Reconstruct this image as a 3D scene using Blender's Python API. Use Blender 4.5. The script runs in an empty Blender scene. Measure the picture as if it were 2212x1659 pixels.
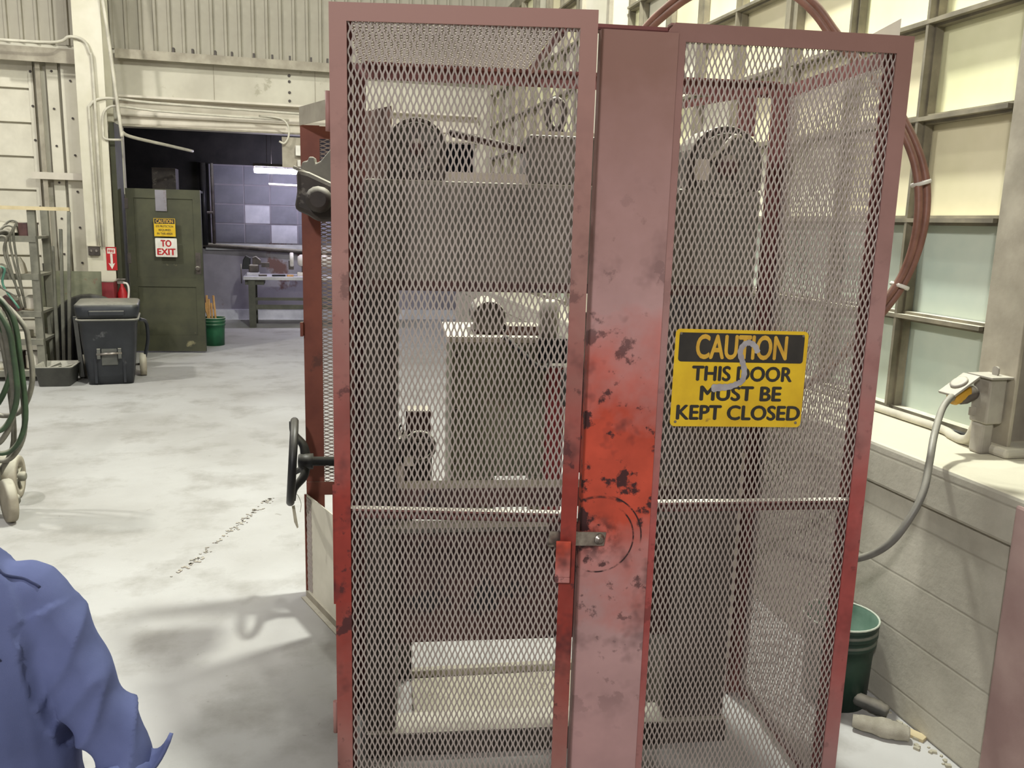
import bpy, bmesh, math, random
from mathutils import Vector, Matrix, noise as mnoise

random.seed(7)
R = math.radians
scene = bpy.context.scene
COL = scene.collection

# ---------------------------------------------------------------- camera
YAW, PITCH, ROLL, EYE, FPX = R(14.1), math.atan(347.0 / 1835.0), 0.0276, 1.70, 1835.0
fw = Vector((math.sin(YAW) * math.cos(PITCH), math.cos(YAW) * math.cos(PITCH), -math.sin(PITCH)))
r0 = Vector((math.cos(YAW), -math.sin(YAW), 0))
u0 = r0.cross(fw)
cr = r0 * math.cos(ROLL) + u0 * math.sin(ROLL)
cu = -r0 * math.sin(ROLL) + u0 * math.cos(ROLL)
cam_d = bpy.data.cameras.new('camera')
cam_d.sensor_fit = 'HORIZONTAL'
cam_d.sensor_width = 36.0
cam_d.lens = FPX / 2212.0 * 36.0
cam_d.clip_start = 0.02
cam = bpy.data.objects.new('camera', cam_d)
COL.objects.link(cam)
m = Matrix((cr, cu, -fw)).transposed().to_4x4()
m.translation = Vector((0, 0, EYE))
cam.matrix_world = m
scene.camera = cam

# ---------------------------------------------------------------- world, lamps, exposure
world = bpy.data.worlds.new('hall_ambient')
world.use_nodes = True
world.node_tree.nodes['Background'].inputs[0].default_value = (0.95, 0.95, 0.93, 1)
world.node_tree.nodes['Background'].inputs[1].default_value = 0.24
scene.world = world


def lamp(name, loc, power, col, size):
    l = bpy.data.lights.new(name, 'POINT')
    l.energy = power
    l.color = col
    l.shadow_soft_size = size
    o = bpy.data.objects.new(name, l)
    COL.objects.link(o)
    o.location = loc
    return o


lamp('high_bay_lamp', (-4.8, 6.8, 6.2), 820, (1.0, 0.985, 0.94), 0.16)
lamp('high_bay_lamp', (1.3, 3.9, 5.6), 1120, (0.97, 1.0, 0.93), 0.14)
lamp('high_bay_lamp', (0.45, 4.3, 5.8), 180, (0.98, 1.0, 0.95), 0.14)
lamp('high_bay_lamp', (-2.1, -2.7, 4.3), 800, (1.0, 0.97, 0.96), 0.2)
scene.view_settings.view_transform = 'Standard'
scene.view_settings.look = 'None'
scene.view_settings.exposure = 0.0
scene.view_settings.gamma = 1.0
scene.view_settings.use_curve_mapping = False


# ---------------------------------------------------------------- helpers
def lin(c):
    return tuple((x / 255.0 / 12.92) if x / 255.0 <= 0.04045 else ((x / 255.0 + 0.055) / 1.055) ** 2.4 for x in c) + (1.0,)


class NT:
    """small node-tree builder"""
    def __init__(self, name):
        self.m = bpy.data.materials.new(name)
        self.m.use_nodes = True
        self.t = self.m.node_tree
        self.b = self.t.nodes['Principled BSDF']
        self.tc = self.t.nodes.new('ShaderNodeTexCoord')

    def n(self, typ, **kw):
        nd = self.t.nodes.new(typ)
        for k, v in kw.items():
            setattr(nd, k, v)
        return nd

    def link(self, a, b):
        self.t.links.new(a, b)

    def noise(self, scale, detail=4, rough=0.6, vec=None, dist=0.0):
        nd = self.n('ShaderNodeTexNoise')
        nd.inputs['Scale'].default_value = scale
        nd.inputs['Detail'].default_value = detail
        nd.inputs['Roughness'].default_value = rough
        nd.inputs['Distortion'].default_value = dist
        self.link(vec if vec is not None else self.tc.outputs['Object'], nd.inputs['Vector'])
        return nd.outputs['Fac']

    def mapr(self, val, a, b, c=0.0, d=1.0):
        nd = self.n('ShaderNodeMapRange')
        nd.clamp = True
        self.link(val, nd.inputs[0])
        for i, x in enumerate((a, b, c, d)):
            nd.inputs[i + 1].default_value = x
        return nd.outputs[0]

    def math(self, op, a, b=None):
        nd = self.n('ShaderNodeMath', operation=op)
        for i, x in enumerate((a, b)):
            if x is None:
                continue
            if isinstance(x, (int, float)):
                nd.inputs[i].default_value = x
            else:
                self.link(x, nd.inputs[i])
        return nd.outputs[0]

    def mix(self, fac, a, b):
        nd = self.n('ShaderNodeMix', data_type='RGBA')
        for sock, x in ((nd.inputs[0], fac), (nd.inputs[6], a), (nd.inputs[7], b)):
            if isinstance(x, (int, float)):
                sock.default_value = x
            elif isinstance(x, tuple):
                sock.default_value = x
            else:
                self.link(x, sock)
        return nd.outputs[2]

    def xyz(self, src=None):
        s = self.n('ShaderNodeSeparateXYZ')
        self.link(src if src is not None else self.tc.outputs['Object'], s.inputs[0])
        return s.outputs

    def up(self):
        g = self.n('ShaderNodeNewGeometry')
        return self.xyz(g.outputs['Normal'])[2]

    def bump(self, h, strength, dist=0.01):
        nd = self.n('ShaderNodeBump')
        nd.inputs['Strength'].default_value = strength
        nd.inputs['Distance'].default_value = dist
        self.link(h, nd.inputs['Height'])
        self.link(nd.outputs[0], self.b.inputs['Normal'])

    def done(self, colour, rough=0.6, metal=0.0, spec=0.4):
        if isinstance(colour, tuple):
            self.b.inputs['Base Color'].default_value = colour
        else:
            self.link(colour, self.b.inputs['Base Color'])
        self.b.inputs['Roughness'].default_value = rough
        self.b.inputs['Metallic'].default_value = metal
        self.b.inputs['Specular IOR Level'].default_value = spec
        return self.m


DUST = lin((205, 200, 182))


def mat(name, c1, c2=None, scale=5.0, rough=0.6, metal=0.0, dust=0.0, bump=0.12, bscale=60.0, c3=None, s3=14.0, t3=0.62, spec=0.4, dustcol=None):
    """two-tone procedural paint, with optional third blotch colour and dust lying on upward faces"""
    k = NT(name)
    c1 = lin(c1)
    c2 = lin(c2) if c2 else tuple(x * 0.8 for x in c1[:3]) + (1,)
    col = k.mix(k.mapr(k.noise(scale), 0.35, 0.65), c1, c2)
    if c3:
        col = k.mix(k.mapr(k.noise(s3, 5, 0.65), t3, t3 + 0.06), col, lin(c3))
    if dust > 0:
        d = k.math('MULTIPLY', k.mapr(k.up(), 0.25, 0.85), dust)
        d = k.math('MULTIPLY', d, k.mapr(k.noise(25.0), 0.2, 0.55, 0.6, 1.0))
        col = k.mix(d, col, lin(dustcol) if dustcol else DUST)
    if bump:
        k.bump(k.noise(bscale, 5), bump, 0.004)
    return k.done(col, rough, metal, spec)


def worn_red(name, dusty, clean, zc, zin, zout, grime=0.5, rings=None, top=None):
    """dusty red paint rubbed clean around height zc, hand grime in that band; rings = (x, z) of a latch pivot whose arm has scored arcs"""
    k = NT(name)
    o = k.xyz()
    dist = k.math('ABSOLUTE', k.math('SUBTRACT', o[2], zc))
    wob = k.math('MULTIPLY', k.math('SUBTRACT', k.noise(3.2, 5, 0.6), 0.5), 0.75)
    clean_f = k.mapr(k.math('ADD', dist, wob), zin, zout, 1.0, 0.0)
    dcol = k.mix(k.mapr(k.noise(4.0), 0.35, 0.65), lin(dusty), tuple(x * 0.82 for x in lin(dusty)[:3]) + (1,))
    if top:
        dcol = k.mix(k.mapr(k.math('ADD', o[2], wob), 1.45, 2.15), dcol, lin(top))
    ccol = k.mix(k.mapr(k.noise(7.0), 0.35, 0.65), lin(clean), tuple(x * 0.7 for x in lin(clean)[:3]) + (1,))
    col = k.mix(clean_f, dcol, ccol)
    g = k.mapr(k.noise(13.0, 5, 0.62), 0.565, 0.61)
    g2 = k.mapr(k.noise(4.5, 4, 0.7), 0.53, 0.64, 0.0, 0.85)
    band = k.mapr(dist, zin * 1.2, zout * 1.8, 1.0, 0.0)
    g = k.math('MULTIPLY', k.math('MULTIPLY', k.math('MAXIMUM', g, g2), band), grime)
    col = k.mix(g, col, lin((52, 30, 34)))
    if rings:
        dx = k.math('SUBTRACT', o[0], rings[0])
        dz = k.math('SUBTRACT', o[2], rings[1])
        d = k.math('SQRT', k.math('ADD', k.math('MULTIPLY', dx, dx), k.math('MULTIPLY', dz, dz)))
        wn = k.mapr(k.noise(30.0), 0.36, 0.5)
        a = k.mapr(k.math('ABSOLUTE', k.math('SUBTRACT', d, 0.117)), 0.0012, 0.0028, 1.0, 0.0)
        a = k.math('MULTIPLY', a, k.math('MULTIPLY', k.mapr(dz, -0.02, 0.0), k.mapr(dx, 0.03, 0.05)))
        b = k.mapr(k.math('ABSOLUTE', k.math('SUBTRACT', d, 0.096)), 0.0012, 0.0030, 1.0, 0.0)
        b = k.math('MULTIPLY', b, k.mapr(k.math('SUBTRACT', k.math('MULTIPLY', dz, 1.0), dx), 0.03, 0.0))
        c = k.mapr(k.math('ABSOLUTE', k.math('SUBTRACT', d, 0.112)), 0.0015, 0.005, 0.8, 0.0)
        c = k.math('MULTIPLY', c, k.math('MULTIPLY', k.mapr(dz, 0.03, 0.06), k.mapr(dx, 0.05, 0.02)))
        sm = k.math('MULTIPLY', k.mapr(d, 0.03, 0.075, 0.85, 0.0), k.mapr(k.noise(18.0), 0.42, 0.55))
        rr = k.math('MAXIMUM', k.math('MULTIPLY', k.math('MAXIMUM', k.math('MAXIMUM', a, b), c), wn), sm)
        col = k.mix(rr, col, lin((45, 26, 28)))
    k.bump(k.noise(120.0, 4), 0.08, 0.002)
    return k.done(col, 0.55, 0.0, 0.35)


class MB:
    """collects shapes and links them as one mesh object"""
    def __init__(self):
        self.v, self.f, self.s = [], [], []

    def add(self, verts, faces, mtx=None, smooth=False):
        b = len(self.v)
        self.v += [tuple(mtx @ Vector(p)) if mtx is not None else tuple(p) for p in verts]
        self.f += [tuple(i + b for i in q) for q in faces]
        self.s += [smooth] * len(faces)
        return self

    def bx(self, x0, x1, y0, y1, z0, z1, mtx=None):
        v = [(x, y, z) for z in (z0, z1) for y in (y0, y1) for x in (x0, x1)]
        return self.add(v, [(0, 2, 3, 1), (4, 5, 7, 6), (0, 1, 5, 4), (2, 6, 7, 3), (0, 4, 6, 2), (1, 3, 7, 5)], mtx)

    def bar(self, a, b, w, h=None, up=(0, 0, 1)):
        """box bar from a to b, w wide and h high (h along 'up')"""
        a, b = Vector(a), Vector(b)
        d = (b - a).normalized()
        u = Vector(up)
        if abs(d.dot(u)) > 0.95:
            u = Vector((0, 1, 0))
        s = d.cross(u).normalized()
        u = s.cross(d)
        h = h or w
        mt = Matrix((d, s, u)).transposed().to_4x4()
        mt.translation = a
        return self.bx(0, (b - a).length, -w / 2, w / 2, -h / 2, h / 2, mt)

    def tube(self, pts, r, n=8, closed=False, caps=True, flat=1.0):
        pts = [Vector(p) for p in pts]
        m_ = len(pts)
        rr = r if isinstance(r, (list, tuple)) else [r] * m_
        tang = []
        for i in range(m_):
            a = pts[(i - 1) % m_] if closed or i > 0 else pts[i]
            b = pts[(i + 1) % m_] if closed or i < m_ - 1 else pts[i]
            tang.append((b - a).normalized())
        t0 = tang[0]
        nrm = t0.orthogonal().normalized()
        verts, faces = [], []
        prev = t0
        for i in range(m_):
            t = tang[i]
            ax = prev.cross(t)
            if ax.length > 1e-6:
                nrm = Matrix.Rotation(prev.angle(t), 3, ax.normalized()) @ nrm
            nrm = (nrm - t * nrm.dot(t)).normalized()
            bn = t.cross(nrm)
            prev = t
            for k in range(n):
                a = 2 * math.pi * k / n
                verts.append(pts[i] + nrm * (math.cos(a) * rr[i]) + bn * (math.sin(a) * rr[i] * flat))
        seg = m_ if closed else m_ - 1
        for i in range(seg):
            j = (i + 1) % m_
            for k in range(n):
                l = (k + 1) % n
                faces.append((i * n + k, i * n + l, j * n + l, j * n + k))
        self.add(verts, faces, smooth=True)
        if caps and not closed:
            b = len(self.v) - len(verts)
            self.f.append(tuple(b + k for k in reversed(range(n))))
            self.f.append(tuple(b + (m_ - 1) * n + k for k in range(n)))
            self.s += [False, False]
        return self

    def lathe(self, prof, n=24, mtx=None, cap=True, smooth=True):
        verts, faces = [], []
        for (r, z) in prof:
            for k in range(n):
                a = 2 * math.pi * k / n
                verts.append((r * math.cos(a), r * math.sin(a), z))
        for i in range(len(prof) - 1):
            for k in range(n):
                l = (k + 1) % n
                faces.append((i * n + k, i * n + l, (i + 1) * n + l, (i + 1) * n + k))
        b = len(self.v)
        self.add(verts, faces, mtx, smooth)
        if cap:
            self.f.append(tuple(b + k for k in reversed(range(n))))
            self.f.append(tuple(b + (len(prof) - 1) * n + k for k in range(n)))
            self.s += [False, False]
        return self

    def prism(self, poly, d0, d1, mtx=None):
        """polygon (x, z) extruded along y from d0 to d1"""
        n = len(poly)
        v = [(x, d0, z) for x, z in poly] + [(x, d1, z) for x, z in poly]
        f = [tuple(range(n)), tuple(reversed(range(n, 2 * n)))]
        f += [(i, n + i, n + (i + 1) % n, (i + 1) % n) for i in range(n)]
        return self.add(v, f, mtx)

    def loft(self, rings, caps=True, smooth=True):
        n = len(rings[0])
        v = [p for r in rings for p in r]
        f = []
        for i in range(len(rings) - 1):
            for k in range(n):
                l = (k + 1) % n
                f.append((i * n + k, i * n + l, (i + 1) * n + l, (i + 1) * n + k))
        b = len(self.v)
        self.add(v, f, smooth=smooth)
        if caps:
            self.f.append(tuple(b + k for k in reversed(range(n))))
            self.f.append(tuple(b + (len(rings) - 1) * n + k for k in range(n)))
            self.s += [False, False]
        return self

    def mesh(self, name):
        me = bpy.data.meshes.new(name)
        me.from_pydata(self.v, [], self.f)
        me.polygons.foreach_set('use_smooth', self.s)
        me.update()
        bm = bmesh.new()
        bm.from_mesh(me)
        bmesh.ops.recalc_face_normals(bm, faces=bm.faces)
        bm.to_mesh(me)
        bm.free()
        return me

    def build(self, name, material, parent=None, loc=(0, 0, 0), rz=0.0, bevel=0.0, rot=None):
        o = link(name, self.mesh(name), material, parent, loc, rz, rot)
        if bevel:
            b = o.modifiers.new('edge', 'BEVEL')
            b.width = bevel
            b.segments = 2
            b.limit_method = 'ANGLE'
        return o


def link(name, me, material, parent=None, loc=(0, 0, 0), rz=0.0, rot=None):
    o = bpy.data.objects.new(name, me)
    if material is not None and len(me.materials) == 0:
        me.materials.append(material)
    COL.objects.link(o)
    o.parent = parent
    o.location = loc
    o.rotation_euler = rot if rot else (0, 0, rz)
    return o


def tag(o, label, cat, group=None):
    o['label'] = label
    o['category'] = cat
    if group:
        o['group'] = group
    return o


def thing(name, label, cat, loc=(0, 0, 0), rz=0.0, group=None, rot=None):
    o = bpy.data.objects.new(name, None)
    o.empty_display_size = 0.1
    COL.objects.link(o)
    o.location = loc
    o.rotation_euler = rot if rot else (0, 0, rz)
    return tag(o, label, cat, group)


def struct(o):
    o['kind'] = 'structure'
    return o


def bez(pts, n=10):
    """smooth polyline through points (Catmull-Rom)"""
    P = [Vector(p) for p in pts]
    P = [P[0] * 2 - P[1]] + P + [P[-1] * 2 - P[-2]]
    out = []
    for i in range(1, len(P) - 2):
        for k in range(n):
            t = k / n
            a, b, c, d = P[i - 1], P[i], P[i + 1], P[i + 2]
            out.append(0.5 * ((2 * b) + (c - a) * t + (2 * a - 5 * b + 4 * c - d) * t * t + (3 * b - 3 * c + d - a) * t ** 3))
    out.append(P[-2])
    return out


def text_mesh(s, h, xs=1.0, bold=0.0, align='CENTER', depth=0.0004):
    """lettering as a flat mesh in the XZ plane facing -Y; cap height h"""
    c = bpy.data.curves.new('lettering', 'FONT')
    c.body = s
    c.size = h / 0.69
    c.align_x = align
    c.extrude = depth / 2
    c.resolution_u = 4
    o = bpy.data.objects.new('lettering_tmp', c)
    COL.objects.link(o)
    dg = bpy.context.evaluated_depsgraph_get()
    me = bpy.data.meshes.new_from_object(o.evaluated_get(dg))
    bpy.data.objects.remove(o)
    me.transform(Matrix.Rotation(R(90), 4, 'X') @ Matrix.Scale(xs, 4, (1, 0, 0)))
    me.materials.clear()
    if bold:
        v0 = [v.co.copy() for v in me.vertices]
        f0 = [tuple(p.vertices) for p in me.polygons]
        V, F = [], []
        for (dx, dz, dy) in ((0, 0, 0), (bold, 0, .00002), (-bold, 0, -.00002), (0, bold * .7, .00004), (0, -bold * .7, -.00004)):
            b0 = len(V)
            V += [(v.x + dx, v.y + dy, v.z + dz) for v in v0]
            F += [tuple(i + b0 for i in f) for f in f0]
        me = bpy.data.meshes.new('lettering')
        me.from_pydata(V, [], F)
        me.update()
    return me


def rrect(x0, x1, z0, z1, r, n=5):
    out = []
    for (cx, cz, a0) in ((x1 - r, z1 - r, 0), (x0 + r, z1 - r, 90), (x0 + r, z0 + r, 180), (x1 - r, z0 + r, 270)):
        for k in range(n + 1):
            a = R(a0 + 90 * k / n)
            out.append((cx + r * math.cos(a), cz + r * math.sin(a)))
    return out


def expanded(w, h, along='z', SW=0.0145, LW=0.034, hw=0.0018, ht=0.0011, tilt=R(28)):
    """expanded metal sheet w x h in XZ, strands running along 'along'"""
    amp = SW / 4 - hw * 0.8
    bl = LW * 0.16
    L, W = (h, w) if along == 'z' else (w, h)
    ns = int(W / (SW / 2))
    V, F = [], []
    ct, st = math.cos(tilt), math.sin(tilt)
    sec = [(hw * ct + ht * st, hw * st - ht * ct), (hw * ct - ht * st, hw * st + ht * ct),
           (-hw * ct - ht * st, -hw * st + ht * ct), (-hw * ct + ht * st, -hw * st - ht * ct)]
    for k in range(ns):
        xc = (k + 0.5) * SW / 2
        sg = 1 if k % 2 else -1
        pts = []
        t = -bl / 2
        while t < L:
            for (a, dz) in ((amp, 0), (amp, bl), (-amp, LW / 2), (-amp, LW / 2 + bl)):
                z = t + dz
                if -1e-6 <= z <= L:
                    pts.append((xc + sg * a, z))
            t += LW
        b0 = len(V)
        for (x, z) in pts:
            for (dx, dy) in sec:
                V.append((x + dx, dy, z) if along == 'z' else (z, dy, x + dx))
        for i in range(len(pts) - 1):
            a = b0 + i * 4
            for q in range(4):
                r_ = (q + 1) % 4
                F.append((a + q, a + r_, a + 4 + r_, a + 4 + q))
    me = bpy.data.meshes.new('expanded_sheet')
    me.from_pydata(V, [], F)
    me.update()
    return me

# ---------------------------------------------------------------- materials
M = {}
M['mesh'] = mat('dusty_expanded_steel', (184, 173, 166), (164, 153, 146), 3.0, 0.55, 0.15, dust=0.5, bump=0, dustcol=(196, 186, 176))
M['mesh_dark'] = mat('brown_expanded_steel', (120, 96, 86), (92, 70, 62), 4.0, 0.55, 0.15, dust=0.75, bump=0, dustcol=(205, 196, 182))
M['red_stile'] = worn_red('rubbed_red_door_paint', (160, 118, 110), (150, 56, 46), 0.85, 0.15, 0.7, 0.8, top=(150, 112, 102))
M['red_rail'] = mat('dusty_red_rail_paint', (152, 108, 100), (132, 84, 78), 5.0, 0.6, dust=0.6, c3=(112, 62, 52), s3=9, t3=0.6)
M['red_right'] = worn_red('rubbed_red_right_door_paint', (168, 128, 124), (170, 80, 76), 0.75, 0.1, 0.65, 0.4, top=(132, 98, 90))
M['red_plate'] = worn_red('rubbed_red_cover_plate_paint', (186, 148, 146), (200, 80, 58), 1.06, 0.14, 0.44, 0.95, rings=(0.681, 0.892), top=(136, 102, 92))
M['red_old'] = mat('old_oxide_red_paint', (122, 66, 50), (102, 52, 40), 5.0, 0.6, dust=0.6, c3=(88, 50, 40), s3=8)
M['red_inner'] = mat('dull_red_frame_paint', (128, 78, 74), (98, 54, 52), 5.0, 0.6, dust=0.8)
M['mid_rail'] = mat('dust_covered_red_rail', (120, 74, 70), (98, 58, 56), 6.0, 0.6, dust=1.0, dustcol=(236, 232, 216))
M['steel'] = mat('scratched_bright_steel', (176, 168, 158), (120, 112, 106), 30.0, 0.35, 0.75, bump=0.1)
M['black'] = mat('black_rubber', (28, 28, 30), (20, 20, 22), 8.0, 0.45, dust=0.15)
M['iron'] = mat('dusty_dark_iron', (92, 84, 78), (60, 54, 50), 6.0, 0.6, 0.1, dust=0.85)
M['dark_iron'] = mat('greasy_dark_iron', (62, 54, 48), (44, 38, 34), 9.0, 0.6, 0.1, dust=0.5, c3=(96, 90, 82), s3=12, t3=0.6)
M['iron_red'] = mat('grimy_red_brown_iron', (96, 66, 62), (62, 46, 46), 4.0, 0.6, 0.1, dust=0.8, c3=(46, 42, 44), s3=5, t3=0.55)
M['grey_iron'] = mat('dusty_grey_green_iron', (120, 116, 106), (92, 90, 82), 5.0, 0.6, 0.0, dust=0.9)
M['green_iron'] = mat('olive_machine_paint', (128, 128, 104), (96, 98, 80), 4.0, 0.55, dust=0.85, c3=(120, 84, 70), s3=6, t3=0.6)
M['plaster'] = mat('dusty_white_paint', (214, 208, 190), (196, 190, 172), 3.0, 0.75, bump=0.1)
M['cream'] = mat('cream_wall_paint', (198, 193, 176), (180, 174, 158), 1.6, 0.75, bump=0.08, c3=(166, 160, 142), s3=3.5, t3=0.62)
M['cream_rib'] = mat('cream_siding_paint', (164, 158, 142), (138, 132, 118), 1.2, 0.7, bump=0.05, dust=0.7)
M['col_paint'] = mat('pale_cream_column_paint', (214, 208, 190), (198, 192, 170), 2.0, 0.65, bump=0.05, dust=0.6)
M['girt'] = mat('dusty_girt_paint', (168, 160, 142), (140, 132, 116), 5.0, 0.7, dust=0.95)
M['lintel'] = mat('pale_lintel_paint', (214, 206, 190), (196, 188, 172), 3.0, 0.7, dust=0.9)
M['conduit'] = mat('grey_painted_conduit', (206, 200, 182), (176, 170, 154), 6.0, 0.5, dust=0.6)
M['dark_room'] = mat('gloom_darkened_boards', (46, 44, 42), (30, 29, 28), 3.0, 0.8)  # gloom of the back room put into the colour
M['room_wall'] = mat('grey_back_room_wall', (156, 152, 158), (128, 124, 130), 1.5, 0.75, c3=(112, 84, 78), s3=1.3, t3=0.6)
M['room_sill'] = mat('white_back_room_kerb', (214, 214, 216), (180, 180, 184), 3.0, 0.7)
M['olive_door'] = mat('olive_green_door_paint', (78, 78, 58), (60, 60, 46), 2.5, 0.6, bump=0.1, c3=(128, 122, 92), s3=2.4, t3=0.66)
M['yellow'] = mat('faded_yellow_enamel', (226, 188, 40), (206, 166, 34), 9.0, 0.45, c3=(150, 116, 44), s3=16, t3=0.68, bump=0.02)
M['sign_black'] = mat('faded_black_enamel', (40, 38, 36), (54, 50, 46), 12.0, 0.45, bump=0.02)
M['sign_yellow_text'] = mat('yellow_sign_lettering', (214, 170, 62), (190, 146, 52), 20.0, 0.5, bump=0)
M['smear'] = mat('grey_paint_smear', (168, 164, 166), (150, 144, 148), 30.0, 0.5, bump=0.1)
M['white'] = mat('soiled_white_paint', (228, 224, 212), (204, 198, 186), 8.0, 0.6, bump=0.03)
M['sign_red'] = mat('sign_red_paint', (182, 32, 36), (158, 28, 32), 8.0, 0.5, bump=0)
M['box_red'] = mat('faded_red_box_paint', (140, 50, 54), (120, 40, 46), 6.0, 0.6, dust=0.5)
M['rack'] = mat('dusty_rack_steel', (128, 126, 112), (104, 102, 92), 6.0, 0.65, dust=0.9)
M['plastic_dark'] = mat('charcoal_bin_plastic', (44, 46, 50), (34, 36, 40), 5.0, 0.4, dust=0.45, c3=(92, 92, 94), s3=4, t3=0.64)
M['tub'] = mat('grey_tub_plastic', (96, 96, 90), (78, 78, 74), 6.0, 0.55, dust=0.8)
M['green_bucket'] = mat('green_bucket_plastic', (40, 98, 66), (32, 84, 56), 7.0, 0.4, dust=0.35, bump=0.03)
M['dark_green_bucket'] = mat('dusty_dark_green_bucket_plastic', (34, 60, 48), (28, 48, 40), 7.0, 0.45, dust=0.5, bump=0.03)
M['bucket_inside'] = mat('dusty_bucket_lining', (132, 158, 140), (104, 134, 116), 8.0, 0.6)
M['rim'] = mat('pale_dusty_rim', (200, 206, 190), (176, 184, 166), 20.0, 0.55)
M['hose_green'] = mat('green_rubber_hose', (56, 78, 52), (44, 54, 40), 10.0, 0.5, dust=0.7)
M['hose_grey'] = mat('dusty_grey_hose', (120, 116, 104), (92, 90, 80), 10.0, 0.55, dust=0.8)
M['hose_mint'] = mat('mint_green_hose', (96, 148, 128), (80, 130, 112), 10.0, 0.5, dust=0.5)
M['hose_brown'] = mat('dusty_red_brown_hose', (140, 98, 82), (116, 80, 66), 12.0, 0.5, dust=0.45)
M['wood'] = mat('raw_wood_handle', (208, 164, 104), (184, 138, 84), 14.0, 0.6)
M['wood_pale'] = mat('pale_dusty_timber', (206, 190, 152), (184, 168, 130), 8.0, 0.7)
M['cord'] = mat('grey_cable_sheath', (122, 120, 112), (104, 102, 96), 12.0, 0.45, dust=0.5)
M['box_grey'] = mat('cast_grey_outlet_box', (158, 152, 140), (136, 130, 120), 8.0, 0.5, dust=0.9)
M['plug_yellow'] = mat('yellow_plug_rubber', (206, 160, 52), (180, 134, 40), 12.0, 0.5)
M['bench'] = mat('olive_bench_steel', (92, 92, 80), (74, 74, 64), 5.0, 0.6, dust=0.4)
M['bench_top'] = mat('pale_dusty_bench_top', (206, 204, 206), (182, 180, 184), 6.0, 0.6)
M['shirt'] = mat('blue_cotton_work_shirt', (96, 104, 144), (86, 94, 132), 6.0, 0.85, bump=0.25, bscale=900, spec=0.15)
M['shirt_seam'] = mat('dark_blue_seam_thread', (50, 58, 92), (46, 52, 84), 20.0, 0.85, bump=0)
M['trousers'] = mat('navy_work_trousers', (46, 50, 66), (38, 42, 56), 6.0, 0.85, bump=0.2, bscale=700, spec=0.15)
M['skin'] = mat('skin', (196, 146, 120), (184, 130, 106), 9.0, 0.5, bump=0.04)
M['hair'] = mat('short_brown_hair', (66, 50, 40), (48, 36, 28), 40.0, 0.6, bump=0.3, bscale=200)
M['leather'] = mat('brown_boot_leather', (82, 62, 46), (66, 48, 36), 10.0, 0.5)
M['eye'] = mat('eye_white', (230, 228, 222), (220, 216, 210), 20.0, 0.3, bump=0)
M['iris'] = mat('dark_iris', (52, 40, 32), (40, 30, 24), 20.0, 0.3, bump=0)
M['board'] = mat('dusty_beige_board', (184, 178, 158), (160, 154, 134), 5.0, 0.75, c3=(126, 116, 92), s3=18, t3=0.62)
M['rag'] = mat('dusty_sock_rag', (178, 172, 156), (150, 144, 128), 14.0, 0.9, bump=0.4, bscale=300)
M['concrete_pink'] = mat('pinkish_stained_concrete', (178, 152, 144), (158, 130, 124), 3.5, 0.75, c3=(110, 84, 78), s3=9, t3=0.66)
PANE = [mat('lamp_tinted_cream_glass', (230, 226, 188), (214, 212, 170), 2.2, 0.5, bump=0.03),  # cream and buff hold a warm lamp tint in the colour
        mat('lamp_tinted_buff_glass', (222, 212, 180), (208, 200, 164), 2.2, 0.5, bump=0.03),
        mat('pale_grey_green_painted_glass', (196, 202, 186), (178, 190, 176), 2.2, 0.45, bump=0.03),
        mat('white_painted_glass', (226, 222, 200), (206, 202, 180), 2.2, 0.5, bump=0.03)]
M['muntin'] = mat('weathered_steel_muntin', (138, 130, 110), (104, 98, 84), 6.0, 0.6, dust=0.95, dustcol=(226, 220, 196))

# floor: pale dusty concrete
k = NT('dusty_concrete_floor')
big = k.noise(0.55, 6, 0.6)
col = k.mix(k.mapr(big, 0.35, 0.68), lin((196, 195, 191)), lin((170, 167, 161)))
col = k.mix(k.mapr(k.noise(2.4, 6, 0.65), 0.50, 0.70, 0, 0.6), col, lin((142, 137, 128)))
col = k.mix(k.mapr(k.noise(16.0, 5, 0.7, dist=0.6), 0.66, 0.74, 0, 0.6), col, lin((124, 116, 104)))
k.bump(k.noise(70.0, 6), 0.15, 0.004)
M['floor'] = k.done(col, 0.62, 0.0, 0.3)

# board-marked concrete dado
k = NT('board_marked_concrete')
o = k.xyz()
col = k.mix(k.mapr(k.noise(2.2, 6, 0.65), 0.35, 0.68), lin((196, 191, 175)), lin((166, 161, 146)))
lines = k.math('ABSOLUTE', k.math('SUBTRACT', k.math('FRACT', k.math('ADD', k.math('MULTIPLY', o[2], 4.9), k.math('MULTIPLY', k.noise(3.0), 0.05))), 0.5))
col = k.mix(k.mapr(lines, 0.0, 0.03, 0.35, 0.0), col, lin((120, 114, 98)))
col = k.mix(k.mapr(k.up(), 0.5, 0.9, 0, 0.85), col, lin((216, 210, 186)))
k.bump(k.math('ADD', k.noise(40.0, 6), k.mapr(lines, 0.0, 0.03, -0.6, 0.0)), 0.3, 0.006)
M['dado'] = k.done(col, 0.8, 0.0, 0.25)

# fluorescent tube
k = NT('lit_fluorescent_tube')
k.b.inputs['Emission Color'].default_value = (0.80, 0.76, 1.0, 1)
k.b.inputs['Emission Strength'].default_value = 75.0
M['tube_lit'] = k.done((0.9, 0.9, 0.9, 1), 0.4)

# ---------------------------------------------------------------- setting
fl = struct(MB().bx(-9.0, 3.4, -4.0, 15.2, -0.12, 0.0).build('floor', M['floor']))

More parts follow.
